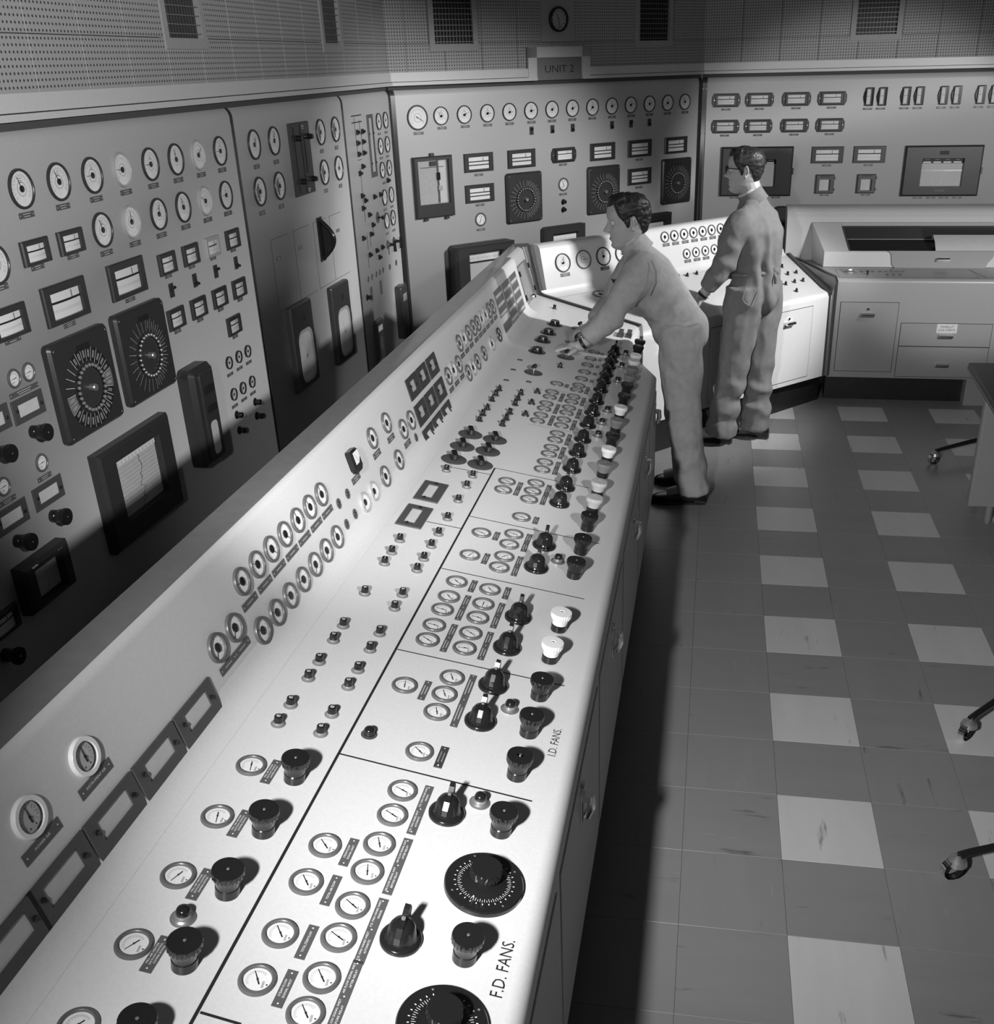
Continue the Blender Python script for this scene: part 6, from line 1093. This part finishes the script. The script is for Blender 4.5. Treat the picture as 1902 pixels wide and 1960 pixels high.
def torso_rings(hip, waist, chest, neck, side, r_hip, r_waist, r_chest, r_sh):
    # spine points and unit side vector; returns rings from crotch to neck
    s = Vector(side); out = []
    P_ = [Vector(p) for p in (hip, waist, chest, neck)]
    spec = [(0, -.09, .62, .8), (0, -.03, 1, 1), (0, .05, 1, 1)]
    d0 = (P_[1] - P_[0]).normalized(); d1 = (P_[2] - P_[1]).normalized(); d2 = (P_[3] - P_[2]).normalized()
    R_ = []
    def ring(c, d, a, b): f = s.cross(d).normalized(); R_.append((c, s * a, f * b))
    ring(P_[0] - d0 * .10, d0, r_hip[0] * .75, r_hip[1] * .6); ring(P_[0] - d0 * .05, d0, r_hip[0] * .97, r_hip[1] * .92); ring(P_[0], d0, *r_hip); ring(P_[0] + (P_[1] - P_[0]) * .5, d0, (r_hip[0] + r_waist[0]) / 2, (r_hip[1] + r_waist[1]) / 2 * 1.02)
    ring(P_[1], (d0 + d1).normalized(), *r_waist); ring(P_[1] + (P_[2] - P_[1]) * .5, d1, (r_waist[0] + r_chest[0]) / 2 * 1.03, (r_waist[1] + r_chest[1]) / 2 * 1.05); ring(P_[2], (d1 + d2).normalized(), *r_chest)
    ring(P_[2] + (P_[3] - P_[2]) * .45, d2, *r_sh); ring(P_[2] + (P_[3] - P_[2]) * .75, d2, r_sh[0] * .62, r_sh[1] * .78); ring(P_[3], d2, .062, .062)
    return R_

def person(root_loc, label, J, fwd_head, up_head, cloth, seed, marks, hair_z, curl, glasses, hands, headscale=1.0):
    t = thing('person', root_loc, label, 'person'); inv = Matrix.Translation(-Vector(root_loc))
    MH = basis(J['head'], fwd_head, up_head) @ Matrix.Scale(headscale, 4); side = Vector(J['side']).normalized()
    # body: one continuous surface
    B = Body(); head_part(B, MH)
    B.rings(torso_rings(J['hip'], J['waist'], J['chest'], J['neck'], side, (.15, .105), (.135, .098), (.16, .108), (.145, .08)))
    nb = MH @ Vector((-.02, 0, -.06)); B.limb([J['neck'], (Vector(J['neck']) + nb) / 2 + Vector(J.get('nk', (0, 0, 0))), nb], [.066, .058, .056])
    for k in ('L', 'R'):
        B.limb([J['sh' + k], J['el' + k], J['wr' + k]], [.05, .04, .029]); B.limb([J['hi' + k], J['kn' + k], J['an' + k]], [.078, .056, .042])
        B.limb([J['an' + k], Vector(J['an' + k]) + (Vector(J['toe' + k]) - Vector(J['heel' + k])) * .5 + Vector((0, 0, -.04))], [.042, .034]); hand(B, hands[k][0], *hands[k][1:])
    body = obj('body', B.solid('body', .0042, 3, m=SKIN), t, inv)
    # coverall: loose garment as one surface, open at neck, cuffs and hems
    C_ = Body(); C_.rings(torso_rings(J['hip'], J['waist'], J['chest'], J['neck'], side, J['rh'], J['rw'], J['rc'], J['rs']))
    for c_, r_, sc_ in J.get('balls', ()): C_.ball(c_, r_, sc_)
    for k in ('L', 'R'):
        w = Vector(J['wr' + k]); e = Vector(J['el' + k]); sv = Vector(J['sh' + k]); cuff = w + (e - w).normalized() * J['cuff']
        mid = (sv + e) / 2; C_.limb([Vector(J['chest']) * .5 + sv * .5 + Vector((0, 0, .03)), sv * .85 + Vector(J['chest']) * .15, sv * .7 + e * .3, mid * .7 + e * .3, e, (e + cuff) / 2, cuff], [.088, .086, .079, .071, .066, .058, .050])
        hi, kn, an = Vector(J['hi' + k]), Vector(J['kn' + k]), Vector(J['an' + k])
        C_.limb([hi + Vector((0, 0, .10)), hi, hi * .55 + kn * .45, kn, kn * .45 + an * .55, an + Vector((0, 0, -.025))], [.112, .122, .110, .094, .088, J.get('hem', .088)])
    cov = obj('coverall', C_.solid('coverall', .006, 32, folds(seed, .009, marks), m=cloth), t, inv)
    # collar of the coverall and the shirt below it
    nk = Vector(J['neck']); ax = (nb - nk).normalized()
    for nm, r0, r1, z0, z1, m in (('shirt_collar', .063, .067, -.012, .048, SHIRT), ('coverall_collar', .072, .080, -.030, .034, cloth)):
        MC = basis(nk, fwd_head, ax); MC = MC @ Matrix.Rotation(.50, 4, 'Y')
        obj(nm, MB().lathe([(r1 + .004, z0 - .012), (r1, z0), (r0, z1), (r0 - .004, z1), (r0 - .006, z0)], m, 32, M=MC).mesh(nm, 60), t, inv)
    h = obj('hair', hair_mesh(MH, 'hair', hair_z, curl), t, inv)
    eyes_parent = body
    eyes(body, MH)
    for k in ('L', 'R'): shoe('shoe', J['heel' + k], J['toe' + k], t).matrix_local = inv
    if glasses:
        gl = obj('spectacles', MB().tube([MH @ Vector(p) for p in ((.098, .062, .020), (.03, .076, .014), (-.02, .077, .008), (-.035, .074, -.01))], .0028, BLACK, 8).tube([MH @ Vector(p) for p in ((.098, -.062, .020), (.03, -.076, .014), (-.02, -.077, .008))], .0028, BLACK, 8).mesh('spectacles', 60), t, inv)
        mb = MB()
        for s_ in (-1, 1):
            pts = [MH @ Vector((.102 - .004 * abs(cos(q)), s_ * (.034 + .024 * cos(q)), .006 + .019 * sin(q))) for q in [2 * pi * i / 16 for i in range(17)]]; mb.tube(pts, [.0030 if sin(2 * pi * i / 16) > -.2 else .0015 for i in range(17)], BLACK, 6)
        mb.tube([MH @ Vector((.103, -.011, .012)), MH @ Vector((.105, 0, .014)), MH @ Vector((.103, .011, .012))], .0025, BLACK, 6)
        obj('rims', mb.mesh('rims', 60), gl)
        for s_ in (-1, 1): obj('lens', MB().add([tuple(MH @ Vector((.101, s_ * (.034 + .022 * cos(q)), .006 + .018 * sin(q)))) for q in [2 * pi * i / 16 for i in range(16)]], [tuple(range(16))], GLASS).mesh('lens', 0), gl)
    return t, inv, MH
def seam_line(parent, pts, inv, r=.0022, m=None): return obj('seam', MB().tube(pts, r, m or STITCH, 6).mesh('seam', 60), parent, inv)

# man leaning on the long desk, facing left
J1 = dict(head=(-.732, -.48, 1.488), side=(-.05, -1, 0), hip=(-.452, -.46, .935), waist=(-.515, -.47, 1.06), chest=(-.635, -.475, 1.225), neck=(-.695, -.475, 1.368), nk=(.004, 0, 0),
          shL=(-.668, -.645, 1.262), elL=(-.790, -.700, 1.055), wrL=(-.945, -.725, .915), shR=(-.70, -.30, 1.262), elR=(-.826, -.31, 1.045), wrR=(-.925, -.49, .955),
          hiL=(-.445, -.555, .90), knL=(-.415, -.575, .49), anL=(-.345, -.585, .085), hiR=(-.455, -.365, .90), knR=(-.425, -.345, .48), anR=(-.375, -.325, .085),
          heelL=(-.283, -.585, 0), toeL=(-.565, -.60, 0), heelR=(-.285, -.33, 0), toeR=(-.565, -.315, 0), rh=(.178, .140), rw=(.160, .122), rc=(.188, .128), rs=(.172, .098), cuff=.045, hem=.090, balls=(((-.425, -.46, .93), .125, (1.0, 1.2, 1.1)),))
hM1 = {'L': (basis((-.958, -.722, .905), (-1, .05, -.10), (-.12, -.1, 1)), 1, (.18, .16, .2, .28), .8), 'R': (basis((-.928, -.495, .95), (-.95, -.25, -.30), (-.3, .1, .9)), -1, (.42, .45, .5, .55), .7)}
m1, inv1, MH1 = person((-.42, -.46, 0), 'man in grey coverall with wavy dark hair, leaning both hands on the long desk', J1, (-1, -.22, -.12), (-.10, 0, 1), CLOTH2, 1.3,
    [((-.79, -.70, 1.06), .12, 55, (.6, 0, .8)), ((-.90, -.72, .97), .10, 60, (.7, 0, .7)), ((-.53, -.56, 1.03), .14, 60, (-.6, .2, .8)), ((-.44, -.6, .86), .16, 40, (.9, 0, .5)), ((-.36, -.59, .2), .16, 42, (.2, 0, 1)), ((-.38, -.33, .2), .16, 42, (.2, 0, 1)), ((-.66, -.62, 1.2), .1, 50, (.7, .3, -.6))], .074, .0055, False, hM1, 1.13)
watch(m1, (-.935, -.722, .922), (-1, .0, -.6), .031).matrix_local = inv1
seam_line(m1, [(-.60, -.655, 1.325), (-.575, -.69, 1.28), (-.575, -.70, 1.22), (-.60, -.69, 1.16)], inv1)
obj('pocket_slit', MB().box(0, 0, 0, .012, .008, .13, BLACKM, TR(-.475, -.632, .905) @ Matrix.Rotation(.22, 4, 'Y')).mesh('pocket_slit', 0), m1, inv1)
for k in range(3): obj('pen', MB().tube([(-.775 + .012 * k, -.60 - .01 * k, 1.175), (-.80 + .014 * k, -.605 - .01 * k, 1.225)], .005, BLACK, 8).mesh('pen', 60), m1, inv1)
obj('waist_belt', MB().tube([(-.40, -.46, 1.085), (-.425, -.55, 1.075), (-.48, -.61, 1.065), (-.56, -.615, 1.068), (-.63, -.57, 1.085)], .007, CLOTH2, 8).mesh('waist_belt', 60), m1, inv1)
# man with spectacles standing beyond, turned away to the left
S2 = (-.50, -.866, 0)
J2 = dict(head=(-.138, .455, 1.638), side=S2, hip=(-.045, .45, .93), waist=(-.03, .45, 1.08), chest=(-.055, .455, 1.30), neck=(-.090, .455, 1.492), nk=(.006, 0, 0),
          shL=(-.155, .305, 1.375), elL=(-.235, .30, 1.135), wrL=(-.352, .33, .945), shR=(-.03, .585, 1.365), elR=(-.08, .70, 1.13), wrR=(-.25, .745, .96),
          hiL=(-.10, .375, .90), knL=(-.145, .385, .48), anL=(-.20, .395, .085), hiR=(.01, .53, .90), knR=(.02, .535, .48), anR=(.02, .53, .085),
          heelL=(-.135, .40, 0), toeL=(-.40, .455, 0), heelR=(.10, .515, 0), toeR=(-.165, .575, 0), rh=(.182, .135), rw=(.150, .115), rc=(.195, .135), rs=(.176, .102), cuff=.055, hem=.094, balls=(((-.01, .445, .95), .12, (1.0, 1.2, 1.15)),))
hM2 = {'L': (basis((-.358, .33, .935), (-.5, .05, -.85), (-.80, -.35, .45)), -1, (.35, .4, .45, .5), .6), 'R': (basis((-.262, .747, .955), (-.7, .2, -.65), (-.6, .2, .75)), 1, (.35, .4, .45, .5), .6)}
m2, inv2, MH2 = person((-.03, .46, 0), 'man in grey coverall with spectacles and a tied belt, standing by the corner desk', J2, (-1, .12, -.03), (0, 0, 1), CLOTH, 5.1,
    [((-.235, .29, 1.14), .13, 55, (.4, 0, .9)), ((-.20, .3, 1.2), .1, 50, (.6, .2, .6)), ((.06, .38, 1.10), .16, 75, (.95, .4, .1)), ((.05, .36, 1.28), .16, 48, (.9, .4, .12)), ((.05, .36, .95), .2, 50, (.9, .4, .1)), ((-.15, .36, .25), .2, 40, (.3, 0, 1)), ((.03, .5, .25), .2, 40, (.2, 0, 1))], .070, .0028, True, hM2, 1.05)
watch(m2, (-.347, .33, .955), (-.5, .05, -.85), .030).matrix_local = inv2
obj('belt', MB().tube([(-.175, .36, 1.065), (-.10, .315, 1.07), (0, .325, 1.08), (.065, .37, 1.085), (.085, .44, 1.08)], [.012, .014, .014, .013, .012], CLOTH, 10).mesh('belt', 60), m2, inv2)
obj('belt_knot', MB().sphere((.068, .365, 1.085), .026, CLOTH, 12, 8, (1, .8, .9)).tube([(.06, .355, 1.08), (.075, .335, 1.05), (.072, .345, 1.02)], [.012, .013, .009], CLOTH, 8).mesh('belt_knot', 60), m2, inv2)
seam_line(m2, [(-.10, .245, 1.02), (-.115, .245, .95), (-.10, .243, .925), (-.06, .25, .905), (-.03, .272, .985)], inv2, .0022)
